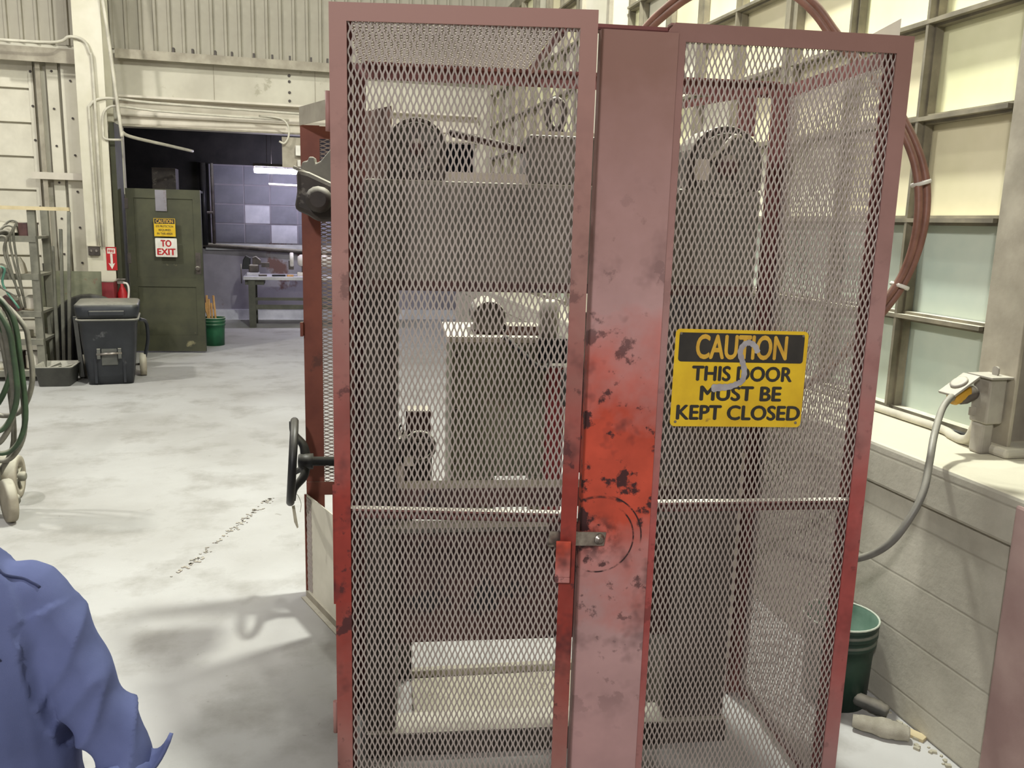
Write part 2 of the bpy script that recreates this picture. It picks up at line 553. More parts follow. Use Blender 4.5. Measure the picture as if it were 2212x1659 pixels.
# right wall: concrete dado with ledge, steel windows above
XW, XD = 2.44, 2.05
dado = struct(MB().bx(XD, 2.75, -2.0, 11.4, 0.0, 0.795).bx(XD - 0.018, 2.75, -2.0, 11.4, 0.795, 0.95).build('wall_right', M['dado'], bevel=0.012))
struct(MB().bx(2.52, 2.75, -2.0, 11.4, 4.2, 6.6).build('wall_right_upper', M['cream']))
pil = struct(MB().bx(2.026, XD - 0.001, 0.9, 1.96, 0.0, 0.93).build('trim_3', M['concrete_pink'], bevel=0.01))

ROWS = [0.985, 1.367, 1.756, 2.151, 2.52, 2.91, 3.30, 3.69, 4.08]


def window_bay(idx, ys):
    y0, y1 = ys[0], ys[-1]
    w = MB().bx(XW - 0.012, XW + 0.07, y0 - 0.035, y0, 0.95, 4.2).bx(XW - 0.012, XW + 0.07, y1, y1 + 0.035, 0.95, 4.2)
    w.bx(XW - 0.012, XW + 0.07, y0, y1, 0.95, 0.985).bx(XW - 0.012, XW + 0.07, y0, y1, 4.08, 4.2)
    wo = struct(w.build('window_%d' % idx, M['muntin']))
    meshes = {}
    for j in range(len(ys) - 1):
        for i in range(len(ROWS) - 1):
            wy, wz = ys[j + 1] - ys[j], ROWS[i + 1] - ROWS[i]
            key = (round(wy, 3), round(wz, 3))
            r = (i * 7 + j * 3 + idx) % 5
            mi = 2 if i < 2 else (0, 1, 3, 0, 1)[r]  # rows above the lower two carry the lamp tint in their paint
            kk = key + (mi,)
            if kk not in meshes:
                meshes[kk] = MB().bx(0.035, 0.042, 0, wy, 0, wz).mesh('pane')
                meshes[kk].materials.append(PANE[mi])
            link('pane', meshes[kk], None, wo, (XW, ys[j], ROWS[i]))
    for y in ys[1:-1]:
        MB().bx(-0.006, 0.03, -0.019, 0.019, 0.985, 4.08).bx(-0.034, -0.006, -0.007, 0.007, 0.985, 4.08).build('muntin', M['muntin'], wo, (XW, y, 0))
    for z in ROWS[1:-1]:
        MB().bx(-0.007, 0.03, y0, y1, -0.019, 0.019).bx(-0.036, -0.007, y0, y1, -0.008, 0.008).build('muntin', M['muntin'], wo, (XW, 0, z))
    return wo


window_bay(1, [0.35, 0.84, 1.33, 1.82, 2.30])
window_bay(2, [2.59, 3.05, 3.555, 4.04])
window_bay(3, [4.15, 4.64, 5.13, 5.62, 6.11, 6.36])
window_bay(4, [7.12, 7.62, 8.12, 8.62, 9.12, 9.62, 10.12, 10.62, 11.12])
struct(MB().bx(XW - 0.03, XW + 0.08, 4.075, 4.115, 0.95, 4.2).build('trim_4', M['muntin']))
struct(MB().bx(XW - 0.02, 2.75, 11.155, 11.4, 0.95, 4.2).build('trim_5', M['cream']))

# steel column on the sill carrying the outlet box
ct = thing('steel_column', 'tan steel column rising from the concrete sill behind the outlet box', 'column', (2.44, 2.44, 0.95))
MB().bx(-0.06, 0.06, -0.02, 0.02, 0, 4.6).build('web', M['girt'], ct)
MB().bx(-0.075, -0.06, -0.085, 0.085, 0, 4.6).build('flange', M['girt'], ct, bevel=0.003)
MB().bx(0.06, 0.075, -0.10, 0.115, 0, 4.6).build('flange', M['girt'], ct)
MB().bx(-0.035, 0.0, 0.085, 0.115, 0, 4.6).build('edge_angle', M['muntin'], ct)
MB().bx(-0.11, 0.07, -0.12, 0.10, 0, 0.035).build('grout_base', M['dado'], ct, bevel=0.012)
# broad lit column further along
ct = thing('wide_wall_column', 'broad pale wall column between the far window bays', 'column', (2.40, 6.74, 0.95))
MB().bx(-0.10, 0.12, -0.34, 0.34, 0, 5.2).build('shaft', M['col_paint'], ct, bevel=0.006)
MB().bx(-0.13, -0.10, 0.30, 0.36, 0, 5.2).build('edge_angle', M['girt'], ct)
MB().bx(-0.13, -0.10, -0.36, -0.30, 0, 5.2).build('edge_angle', M['girt'], ct)

# back wall, Y = 11.4
YB = 11.4
wb = MB()
wb.bx(-2.05, 2.75, YB, YB + 0.12, 3.05, 3.55)
wb.bx(2.27, 2.75, YB, YB + 0.12, 0.0, 3.05)
wb.bx(-6.5, 2.75, YB + 0.05, YB + 0.12, 3.55, 6.6)
wb.bx(-2.95, -2.05, YB, YB + 0.12, 0.0, 3.55)
wb.bx(-6.5, -2.95, YB + 0.10, YB + 0.16, 0.0, 3.55)
wback = struct(wb.build('wall_back', M['cream']))
sid = MB().add([(0, 0.04, 0), (0.09, 0.04, 0), (0.10, 0.012, 0), (0.128, 0.012, 0), (0.138, 0.04, 0), (0.16, 0.04, 0),
                (0, 0.04, 2.9), (0.09, 0.04, 2.9), (0.10, 0.012, 2.9), (0.128, 0.012, 2.9), (0.138, 0.04, 2.9), (0.16, 0.04, 2.9)],
               [(i, i + 1, i + 7, i + 6) for i in range(5)]).mesh('siding_rib')
sid.materials.append(M['cream_rib'])
x = -4.3
while x < 2.6:
    link('siding_rib', sid, None, wback, (x, YB, 3.6))
    x += 0.16
# bolts / plates on the flat band
for (bx_, bz) in [(1.85 - 1.0, 3.45), (0.85 - 1.0 + 0.06, 3.35), (-0.09, 3.22), (-0.09, 3.42), (-0.09, 3.12)]:
    MB().lathe([(0.018, 0), (0.018, 0.012)], 8, Matrix.Rotation(R(90), 4, 'X')).build('bolt', M['iron'], wback, (bx_, YB, bz))
for sx in (-0.98, 0.22, 1.3):
    MB().bx(-0.004, 0.004, -0.004, 0, 3.06, 3.5).build('panel_joint', M['girt'], wback, (sx, YB, 0))

g = thing('wall_girt', 'long dusty horizontal girt beam under the ribbed siding of the back wall', 'beam', (0, YB, 3.5))
MB().bx(-2.05, 2.5, -0.16, 0.0, 0.05, 0.075).bx(-2.05, 2.5, -0.16, -0.145, -0.03, 0.05).build('channel', M['girt'], g)
for i in range(18):
    MB().bx(-0.012, 0.012, -0.15, -0.05, 0.075, 0.13).build('clip', M['iron'], g, (-1.4 + i * 0.225 + random.uniform(-.03, .03), 0, 0))
g = thing('door_lintel', 'pale steel channel lintel over the wide opening to the dark room', 'beam', (0, YB, 2.73))
MB().bx(-2.05, 2.3, -0.22, 0.12, 0.30, 0.325).build('top_flange', M['lintel'], g)
MB().bx(-2.05, 2.3, -0.06, 0.12, 0.0, 0.30).build('web', M['lintel'], g)
MB().bx(-2.05, 2.3, -0.12, 0.10, -0.02, 0.0).build('bottom_flange', M['girt'], g)
MB().bx(-2.05, 2.3, -0.10, -0.06, 0.10, 0.16).build('track', M['lintel'], g)

# sectional door at far left
sd = MB().bx(-6.3, -2.95, YB + 0.06, YB + 0.10, 0, 3.47).build('door_1', M['cream'])
struct(sd)
pm = MB().bx(-3.32, -0.04, -0.035, 0.0, 0.012, 0.375).bx(-3.32, -0.04, -0.045, -0.035, 0.015, 0.04).mesh('door_section')
pm.materials.append(M['plaster'])
for i in range(9):
    link('door_section', pm, None, sd, (-2.95, YB + 0.06, 0.0 + i * 0.385))
MB().bx(-0.08, -0.03, -0.05, -0.035, 0, 3.46).build('edge_stile', M['plaster'], sd, (-2.95, YB + 0.06, 0))
for i in range(9):
    MB().lathe([(0.014, 0), (0.014, 0.012)], 8, Matrix.Rotation(R(90), 4, 'X')).build('bolt', M['iron'], sd, (-3.0, YB + 0.01, 0.2 + i * 0.385))
t = thing('door_track', 'vertical steel roller track with angle beside the sectional door', 'track', (-2.86, YB - 0.02, 0))
MB().bx(-0.05, -0.04, -0.12, 0, 0.0, 3.5).bx(-0.05, 0.0, -0.13, -0.12, 0.0, 3.5).build('rail', M['girt'], t)
MB().bx(0.04, 0.16, -0.03, 0.0, 0, 3.5).build('backing_strip', M['plaster'], t)
MB().bx(0.2, 0.36, -0.06, 0.0, 0, 3.5).build('jamb_strip', M['col_paint'], t)
for i in range(8):
    MB().lathe([(0.013, 0), (0.013, 0.014)], 8, Matrix.Rotation(R(90), 4, 'X')).build('bolt', M['iron'], t, (0.1, -0.03, 0.35 + i * 0.42))
    MB().lathe([(0.013, 0), (0.013, 0.014)], 8, Matrix.Rotation(R(90), 4, 'X')).build('bolt', M['iron'], t, (0.30, -0.06, 0.25 + i * 0.42))
MB().bx(-0.16, 0.42, -0.16, -0.1, 2.06, 2.14).build('cross_bracket', M['lintel'], t)
MB().bx(-3.4, 0.46, -0.2, -0.05, 3.44, 3.52).bx(-3.4, 0.46, -0.2, -0.18, 3.36, 3.44).build('header_channel', M['girt'], t)

# main column left of the opening
c = thing('main_column', 'tall pale steel column standing left of the wide opening', 'column', (-2.26, 10.95, 0))
MB().bx(-0.15, 0.15, -0.05, -0.03, 0, 6.4).build('flange', M['col_paint'], c, bevel=0.004)
MB().bx(-0.012, 0.012, -0.03, 0.33, 0, 6.4).build('web', M['col_paint'], c)
MB().bx(-0.15, 0.15, 0.33, 0.35, 0, 6.4).build('flange', M['col_paint'], c)
MB().bx(0.145, 0.20, 0.05, 0.44, 0, 2.72).build('jamb_post', M['olive_door'], c)

# room beyond the opening
rm = MB().bx(-3.3, 3.4, 14.95, 15.1, 0, 1.16)
rw = struct(rm.build('wall_room', M['room_wall']))
struct(MB().bx(-3.3, -1.42, 14.95, 15.1, 1.16, 3.4).bx(-1.42, 3.4, 14.95, 15.1, 2.52, 3.4).build('wall_room_upper', M['dark_room']))  # upper wall coloured near-black for the shade above the tube light
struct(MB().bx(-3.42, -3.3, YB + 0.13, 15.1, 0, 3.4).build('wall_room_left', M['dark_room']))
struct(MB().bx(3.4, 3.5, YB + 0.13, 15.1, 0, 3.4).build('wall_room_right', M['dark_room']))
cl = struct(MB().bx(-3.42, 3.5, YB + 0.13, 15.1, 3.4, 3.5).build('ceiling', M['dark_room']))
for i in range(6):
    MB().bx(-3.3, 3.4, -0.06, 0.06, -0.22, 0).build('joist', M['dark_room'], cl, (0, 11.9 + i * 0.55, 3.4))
MB().bx(-3.3, 3.4, -0.12, 0, 0.0, 0.16).build('kerb', M['room_sill'], rw, (0, 14.95, 0))
MB().bx(-1.5, 3.4, -0.05, 0.0, 1.14, 1.24).build('sill_strip', M['room_sill'], rw, (0, 14.95, 0))
w5 = struct(MB().bx(-1.42, 3.4, 15.05, 15.08, 1.24, 2.52).build('window_5', M['room_wall']))
cols = [-1.36, -0.885, -0.47, -0.03, 0.44, 0.9, 1.36]
rows = [1.25, 1.57, 1.885, 2.2, 2.51]
PG = [mat('grey_room_glass', (128, 128, 136), (112, 112, 120), 3.0, 0.5), mat('pale_room_glass', (206, 206, 210), (180, 182, 188), 3.0, 0.5)]
for j in range(6):
    for i in range(4):
        a = 1 if (j, i) in ((1, 1), (2, 0), (4, 2)) else 0
        MB().bx(0.012, cols[j + 1] - cols[j] - 0.012, -0.012, 0.0, 0.012, rows[i + 1] - rows[i] - 0.012).build('pane', PG[a], w5, (cols[j], 15.05, rows[i]))

# ---------------------------------------------------------------- guard cage (its own axes: u along the doors, v into the depth)
CRZ = R(-7.0)
CO = Vector((0.073, 2.093, 0.0))
CM = Matrix.Translation(CO) @ Matrix.Rotation(CRZ, 4, 'Z')


def cp(u, v, z=0.0):
    return tuple(CM @ Vector((u, v, z)))


CW, CD, CH = 1.42, 0.70, 2.18
cage = thing('guard_cage', 'dusty red steel guard cage with expanded metal doors around the press', 'cage', cp(0, 0), CRZ)


def angle_v(x0, y0, sx, sy, z0, z1, w=0.045, t=0.005):
    """vertical angle iron with its corner at x0, y0"""
    b = MB()
    b.bx(min(x0, x0 + sx * w), max(x0, x0 + sx * w), min(y0, y0 + sy * t), max(y0, y0 + sy * t), z0, z1)
    b.bx(min(x0, x0 + sx * t), max(x0, x0 + sx * t), min(y0, y0 + sy * w), max(y0, y0 + sy * w), z0, z1)
    return b


F0 = 0.045          # fixed frame starts behind the doors
angle_v(0.004, F0, 1, 1, 0, CH - 0.01).build('corner_post', M['red_inner'], cage)
angle_v(CW - 0.004, F0, -1, 1, 0, CH - 0.01).build('corner_post', M['red_inner'], cage)
angle_v(0.004, CD, 1, -1, 0, CH - 0.01).build('corner_post', M['red_inner'], cage)
angle_v(CW - 0.004, CD, -1, -1, 0, CH - 0.01, w=0.055).build('corner_post', M['red_inner'], cage)
MB().bx(0.05, CW - 0.05, CD - 0.005, CD, CH - 0.055, CH - 0.01).bx(0.05, CW - 0.05, CD - 0.045, CD, CH - 0.015, CH - 0.01).build('back_rail', M['red_inner'], cage)
MB().bx(0.05, CW - 0.05, F0, F0 + 0.045, CH - 0.015, CH - 0.01).bx(0.05, CW - 0.05, F0, F0 + 0.004, CH - 0.015, CH - 0.002).build('front_rail', M['red_inner'], cage)
for ux in (0.004, CW - 0.009):
    for (za, zb) in ((CH - 0.055, CH - 0.012), (0.03, 0.075)):
        MB().bx(ux, ux + 0.005, F0 + 0.045, CD - 0.045, za, zb).build('side_rail', M['red_inner'], cage)
sm = expanded(0.60, 2.08, hw=0.0017, ht=0.0009, tilt=R(-6))
sp = link('side_mesh', sm, M['mesh'], cage, (CW - 0.013, F0 + 0.03, 0.05), R(90))
sp = link('side_mesh', sm, M['mesh'], cage, (0.013, F0 + 0.03, 0.05), R(90))
rf = link('roof_mesh', expanded(0.52, 0.60), M['mesh'], cage, (0.03, F0 + 0.03, CH - 0.006), rot=(R(-90), 0, 0))
MB().bar((1.06, CD - 0.02, 2.09), (1.33, CD - 0.02, 2.145), 0.03, 0.022).build('brace', M['red_inner'], cage)
MB().bx(1.24, 1.30, CD - 0.03, CD - 0.02, 2.0, CH - 0.05).build('gusset', M['red_inner'], cage)
MB().bx(0.545, 0.555, F0, CD, CH - 0.03, CH - 0.01).build('roof_bar', M['red_inner'], cage)


def frame_door(name, w, z0, z1, st, mats, chamfer=False):
    """welded angle-iron door frame: stiles and rails in one frame mesh, folded edge 38 mm deep"""
    b = MB()
    zt = z1
    if chamfer:
        b.prism([(0, z0), (st, z0), (st, zt - st), (w, zt - st), (w, zt), (0.014, zt), (0, zt - 0.018)], 0, 0.005)
    else:
        b.bx(0, st, 0, 0.005, z0, zt).bx(st, w - st, 0, 0.005, zt - st, zt)
    b.bx(w - st, w, 0, 0.005, z0, zt - (st if chamfer else 0)).bx(st, w - st, 0, 0.005, z0, z0 + st)
    b.bx(0, 0.005, 0.005, 0.036, z0, zt - 0.02).bx(w - 0.005, w, 0.005, 0.036, z0, zt)
    b.bx(0.005, w - 0.005, 0.005, 0.036, zt - 0.005, zt).bx(0.005, w - 0.005, 0.005, 0.036, z0, z0 + 0.005)
    return b


# left leaf, standing ajar
LW_ = 0.613
ld = frame_door('cage_door', LW_, 0.05, 2.182, 0.040, None).build('cage_door', M['red_stile'], cage, (0, 0, 0), R(-6.3))
ld['label'] = 'left mesh door leaf standing slightly ajar'
link('mesh_panel', expanded(LW_ - 0.05, 2.085), M['mesh'], ld, (0.026, 0.008, 0.072))
MB().bx(0.006, LW_ - 0.006, 0.010, 0.036, 0.972, 0.977).bx(0.006, LW_ - 0.006, 0.032, 0.036, 0.945, 0.972).build('mid_rail', M['mid_rail'], ld)
MB().bx(0.562, 0.600, -0.016, -0.010, 0.815, 0.912).bx(0.562, 0.600, -0.016, 0.0, 0.800, 0.815).build('latch_hook', M['red_plate'], ld, bevel=0.002)
MB().lathe([(0.009, 0), (0.009, 0.006), (0.006, 0.009)], 12, Matrix.Rotation(R(90), 4, 'X')).build('bolt', M['steel'], ld, (0.575, 0.0, 0.89))
MB().lathe([(0.009, 0), (0.009, 0.006), (0.006, 0.009)], 12, Matrix.Rotation(R(90), 4, 'X')).build('bolt', M['steel'], ld, (0.574, -0.001, 0.862))
MB().bx(-0.006, 0.0, 0.004, 0.012, 0.72, 1.04).build('hinge_leaf', M['red_stile'], ld)
for hz in (0.35, 1.9):
    MB().lathe([(0.007, 0), (0.007, 0.09)], 10).build('hinge', M['red_stile'], ld, (-0.006, 0.012, hz))

# right leaf with a wide cover plate
RX = 0.797
rd = frame_door('cage_door', CW - RX, 0.05, 2.18, 0.042, None, True).build('cage_door', M['red_right'], cage, (RX, 0, 0))
rd['label'] = 'right mesh door leaf carrying the caution sign'
link('mesh_panel', expanded(CW - RX - 0.05, 2.08), M['mesh'], rd, (0.026, 0.008, 0.074))
MB().bx(0.006, CW - RX - 0.006, 0.010, 0.036, 0.976, 0.981).bx(0.006, CW - RX - 0.006, 0.032, 0.036, 0.948, 0.976).build('mid_rail', M['mid_rail'], rd)
# plate in cage coordinates so that its wear sits where the latch arm swings
pl = MB().bx(0.632, 0.820, -0.004, -0.0005, 0.045, 2.156).bx(0.632, 0.637, -0.0005, 0.03, 0.045, 2.156).build('cover_plate', M['red_plate'], cage)
lb = thing('latch_bar', 'worn bright steel latch bar across the gap between the cage doors', 'latch', cp(0.681, -0.012, 0.892), CRZ, rot=(0, R(4), CRZ + R(-22.0)))
lb.rotation_euler = (0, R(9), CRZ + R(20))
MB().bx(-0.155, 0.02, -0.004, 0.0, -0.019, 0.019).build('bar', M['steel'], lb, bevel=0.003)
MB().lathe([(0.015, 0), (0.015, 0.003), (0.008, 0.003), (0.008, 0.009)], 16, Matrix.Rotation(R(90), 4, 'X')).build('pivot_bolt', M['steel'], lb, (0, -0.004, 0))
MB().bx(-0.155, -0.13, -0.012, -0.004, -0.019, -0.014).build('end_lip', M['steel'], lb)

# small plate flag on the cage top right
pf = thing('top_bracket', 'thin bent plate tab on the top right corner of the cage', 'bracket', cp(1.365, 0.06, CH - 0.002), CRZ)
MB().prism([(0.0, 0.0), (0.075, 0.0), (0.075, 0.068), (0.0, 0.026)], 0.045, 0.049).build('tab', M['lintel'], pf)
MB().bx(-0.01, 0.04, 0.0, 0.05, -0.008, 0.0).build('foot', M['lintel'], pf)

# ---------------------------------------------------------------- caution sign on the right leaf
SG = thing('caution_sign', 'yellow and black CAUTION this door must be kept closed sign with grey paint smear', 'sign', cp(0.857, -0.004, 1.194), CRZ, rot=(R(-1.0), R(0.6), CRZ))
sw, sh = 0.356, 0.254
MB().prism(rrect(0, sw, 0, sh, 0.012), -0.0015, 0.0).build('plate', M['yellow'], SG)
MB().prism(rrect(0.010, sw - 0.010, 0.170, sh - 0.009, 0.008), -0.0022, -0.0015).build('header', M['sign_black'], SG)


def lettering(s, h, cx, cz, width, material, parent, y, bold=0.0):
    me = text_mesh(s, h, 1.0, bold)
    xs_ = [v.co.x for v in me.vertices]
    w0 = max(xs_) - min(xs_)
    me.transform(Matrix.Scale(width / w0, 4, (1, 0, 0)))
    xs_ = [v.co.x for v in me.vertices]
    mid = (max(xs_) + min(xs_)) / 2
    return link('lettering', me, material, parent, (cx - mid, y, cz))


lettering('CAUTION', 0.060, sw * 0.5, 0.180, 0.246, M['sign_yellow_text'], SG, -0.0026, 0.0028)
lettering('THIS DOOR', 0.037, sw * 0.52, 0.122, 0.272, M['sign_black'], SG, -0.0019, 0.0021)
lettering('MUST BE', 0.037, sw * 0.52, 0.070, 0.222, M['sign_black'], SG, -0.0019, 0.0021)
lettering('KEPT CLOSED', 0.037, sw * 0.515, 0.019, 0.338, M['sign_black'], SG, -0.0019, 0.0021)
path = bez([(0.222, -0.0034, 0.196), (0.212, -0.0034, 0.214), (0.195, -0.0034, 0.222), (0.180, -0.0034, 0.214), (0.174, -0.0034, 0.196), (0.182, -0.0034, 0.172), (0.189, -0.0034, 0.148), (0.186, -0.0034, 0.124), (0.172, -0.0034, 0.114), (0.150, -0.0034, 0.106), (0.126, -0.0034, 0.104), (0.104, -0.0034, 0.101)], 6)
n_ = len(path)
b = MB()
vs, fs = [], []
for i, p in enumerate(path):
    d = (path[min(i + 1, n_ - 1)] - path[max(i - 1, 0)]).normalized()
    s_ = Vector((-d.z, 0, d.x))
    wv = (0.0072 + 0.0035 * max(0, (i - n_ * 0.75) / (n_ * 0.25)) + 0.0009 * math.sin(i * 1.7)) * (0.6 if i in (0, n_ - 1) else 1)
    for q in (p + s_ * wv, p - s_ * wv):
        vs.append(q)
        vs.append(q + Vector((0, 0.0008, 0)))
for i in range(n_ - 1):
    a = i * 4
    fs += [(a, a + 4, a + 6, a + 2), (a + 1, a + 3, a + 7, a + 5), (a, a + 1, a + 5, a + 4), (a + 2, a + 6, a + 7, a + 3)]
b.add(vs, fs)
b.build('paint_smear', M['smear'], SG)
for (qx, qz) in ((0.014, sh - 0.012), (sw - 0.014, sh - 0.012), (0.014, 0.012), (sw - 0.014, 0.012)):
    MB().lathe([(0.004, 0), (0.003, 0.002)], 8, Matrix.Rotation(R(90), 4, 'X')).build('screw', M['steel'], SG, (qx, -0.0015, qz))

# ---------------------------------------------------------------- press inside the cage
V0 = 0.42
pr = thing('press', 'large grimy grey and red-brown press standing inside the cage', 'machine', cp(0, V0), CRZ)
MB().bx(0.055, 1.235, 0.0, 0.40, 1.505, 1.815).build('upper_beam', M['grey_iron'], pr, bevel=0.012)
MB().bx(0.07, 1.22, -0.012, 0.0, 1.50, 1.53).build('beam_rib', M['iron_red'], pr)
MB().bx(0.055, 0.15, 0.0, 0.40, 0.0, 1.505).build('side_column', M['iron'], pr, bevel=0.008)
MB().bx(1.035, 1.245, 0.0, 0.40, 0.0, 1.505).build('side_column', M['iron'], pr, bevel=0.008)
MB().bx(0.15, 1.035, -0.01, 0.07, 0.835, 0.90).build('bed', M['iron_red'], pr, bevel=0.004)
MB().bx(0.15, 1.035, 0.01, 0.04, 0.383, 0.778).build('apron', M['iron_red'], pr)
MB().bx(0.10, 0.62, -0.03, 0.01, 0.764, 0.778).build('apron_ledge', M['grey_iron'], pr)
MB().bx(0.055, 1.25, -0.02, 0.10, 0.0, 0.085).build('base_beam', M['iron'], pr, bevel=0.006)
MB().bx(0.29, 0.535, 0.03, 0.06, 1.815, 1.842).build('dust_ledge', M['lintel'], pr)
MB().bx(0.29, 0.535, 0.22, 0.25, 1.815, 1.85).build('dust_ledge', M['lintel'], pr)


def arch(cx, r, zb, zt):
    pts = [(cx - r, zb), (cx + r, zb)]
    zc = zt - r
    for i in range(17):
        a = math.pi * i / 16
        pts.append((cx + r * math.cos(a), zc + r * math.sin(a)))
    return pts


def pulley(cx, r, zt, y0, dpt):
    p = MB().prism(arch(cx, r, 1.815, zt), y0, y0 + dpt).build('pulley_guard', M['iron'], pr, bevel=0.006)
    zc = zt - r
    rot = Matrix.Translation((cx, y0, zc)) @ Matrix.Rotation(R(90), 4, 'X')
    MB().lathe([(r * 0.82, 0), (r * 0.82, 0.012), (r * 0.72, 0.012), (r * 0.72, 0.004)], 32, rot).build('rim', M['grey_iron'], p)
    MB().lathe([(r * 0.26, 0), (r * 0.26, 0.03), (r * 0.12, 0.03), (r * 0.12, 0.045)], 20, rot).build('hub', M['iron_red'], p)
    for a in range(5):
        an = R(72 * a + 20)
        MB().bar((cx + r * .2 * math.cos(an), y0 - 0.006, zc + r * .2 * math.sin(an)), (cx + r * .74 * math.cos(an), y0 - 0.006, zc + r * .74 * math.sin(an)), 0.016, 0.01).build('spoke', M['iron'], p)
    return p


pulley(0.203, 0.084, 1.99, 0.02, 0.12)
pulley(1.115, 0.116, 2.0, 0.0, 0.16)
MB().bx(0.525, 0.755, 0.02, 0.20, 1.815, 1.955).build('ram_head', M['grey_iron'], pr, bevel=0.01)
MB().bx(0.55, 0.73, 0.05, 0.16, 1.955, 1.968).build('head_cap', M['lintel'], pr)
ring = [(0.617 + 0.026 * math.cos(R(a)), 0.10, 2.022 + 0.042 * math.sin(R(a))) for a in range(0, 360, 20)]
MB().tube(ring, 0.010, 8, True).build('lifting_eye', M['iron'], pr)
MB().bx(0.595, 0.64, 0.08, 0.12, 1.965, 1.985).build('eye_boss', M['iron'], pr)
MB().tube([(0.30, 0.10, 1.958), (0.53, 0.10, 1.914)], 0.011, 8).build('tie_rod', M['iron_red'], pr)
MB().tube(bez([(1.06, -0.01, 1.90), (1.09, -0.03, 1.93), (1.12, -0.03, 1.965), (1.15, -0.01, 1.97)], 5), 0.006, 6).build('grease_pipe', M['conduit'], pr)
MB().bx(1.02, 1.06, -0.02, 0.0, 1.84, 1.90).build('grease_fitting', M['lintel'], pr)
MB().bx(1.239, 1.246, -0.004, 0.003, 0.30, 1.0).build('dust_seam', M['lintel'], pr)
# working parts in the window
MB().lathe([(0.05, 0), (0.05, 0.22), (0.035, 0.22), (0.035, 0.30)], 20, Matrix.Translation((0.80, 0.2, 1.20))).build('ram', M['steel'], pr)
MB().bx(0.70, 0.90, 0.10, 0.30, 1.10, 1.22).build('die_holder', M['black'], pr, bevel=0.006)
MB().bx(0.735, 0.82, 0.14, 0.22, 0.90, 1.10).build('guide_post', M['box_red'], pr)
MB().bx(0.15, 0.17, -0.01, 0.06, 0.90, 0.98).bx(0.15, 0.20, -0.01, 0.06, 0.97, 0.98).build('stop_block', M['lintel'], pr)

# low beige board on the floor under the press
bd = tag(MB().bx(0, 0.84, 0, 0.30, 0, 0.022).bx(0.0, 0.84, 0.30, 0.33, 0, 0.05).build('floor_board', M['board'], None, cp(0.21, 0.545), CRZ + R(2), bevel=0.004), 'dusty beige board lying on the floor under the press', 'board')

# power unit behind the press
pu = thing('power_unit', 'olive green hydraulic power unit cabinet seen through the press window', 'machine', cp(0.365, 1.5), CRZ)
MB().bx(0.0, 0.42, 0.0, 0.5, 0.60, 1.20).build('tank', M['green_iron'], pu, bevel=0.01)
MB().bx(0.0, 0.20, 0.0, 0.45, 0.0, 0.60).build('pedestal', M['green_iron'], pu, bevel=0.006)
MB().bx(0.36, 0.42, 0.0, 0.10, 0.0, 0.60).build('leg', M['green_iron'], pu)
MB().bx(-0.02, 0.44, -0.02, 0.52, 1.20, 1.222).build('lid', M['lintel'], pu)
MB().lathe([(0.068, 0.0), (0.072, 0.02), (0.072, 0.26), (0.05, 0.28)], 24, Matrix.Translation((0.166, 0.06, 1.297)) @ Matrix.Rotation(R(-90), 4, 'X')).build('motor', M['iron'], pu)
MB().bx(0.10, 0.235, 0.09, 0.29, 1.222, 1.24).build('motor_foot', M['iron_red'], pu)
MB().bx(0.24, 0.39, 0.05, 0.2, 1.222, 1.262).build('pump', M['iron_red'], pu)
MB().bx(0.37, 0.49, -0.06, 0.04, 1.118, 1.225).build('valve_block', M['black'], pu, bevel=0.004)
MB().lathe([(0.042, 0), (0.042, 0.15), (0.03, 0.16)], 20, Matrix.Translation((0.415, -0.01, 1.225))).build('accumulator', M['box_grey'], pu)
MB().bx(0.41, 0.485, -0.06, -0.02, 0.0, 1.10).build('red_upright', M['box_red'], pu)
MB().tube(bez([(0.43, -0.03, 1.14), (0.38, -0.09, 1.10), (0.30, -0.06, 1.16), (0.22, -0.02, 1.23)], 6), 0.012, 8).build('hose', M['black'], pu)
for bzz in (0.66, 0.9, 1.14):
    MB().lathe([(0.009, 0), (0.009, 0.008)], 8, Matrix.Rotation(R(90), 4, 'X')).build('bolt', M['iron'], pu, (0.025, 0, bzz))

# small motor with a hand wheel at the left of the press window
hw_ = thing('adjuster', 'small dusty gearbox with a round hand wheel at the left of the press window', 'gearbox', cp(0.14, 0.93), CRZ)
MB().bx(-0.03, 0.06, -0.05, 0.06, 0.0, 0.74).build('stand', M['iron'], hw_)
MB().bx(0.035, 0.125, -0.02, 0.07, 0.93, 1.03).build('gear_case', M['iron_red'], hw_, bevel=0.006)
MB().bx(0.0, 0.13, -0.03, 0.08, 0.74, 0.93).build('body', M['iron'], hw_, bevel=0.01)
rg = [(0.085 + 0.052 * math.cos(R(a)), -0.05, 0.905 + 0.052 * math.sin(R(a))) for a in range(0, 360, 15)]
MB().tube(rg, 0.008, 8, True).build('rim', M['grey_iron'], hw_)
for a in (20, 140, 260):
    MB().bar((0.085, -0.048, 0.905), (0.085 + 0.05 * math.cos(R(a)), -0.05, 0.905 + 0.05 * math.sin(R(a))), 0.008).build('spoke', M['steel'], hw_)
MB().lathe([(0.012, 0), (0.012, 0.03)], 12, Matrix.Translation((0.085, -0.03, 0.905)) @ Matrix.Rotation(R(90), 4, 'X')).build('hub', M['steel'], hw_)
lk = []
for i in range(9):
    zc = 1.0 - i * 0.03
    lnk = [(0.02 + (0.007 * math.cos(R(a)) if i % 2 else 0), -0.06 + (0 if i % 2 else 0.007 * math.cos(R(a))), zc + 0.018 * math.sin(R(a))) for a in range(0, 360, 30)]
    MB().tube(lnk, 0.003, 5, True).build('chain_link', M['iron'], hw_)

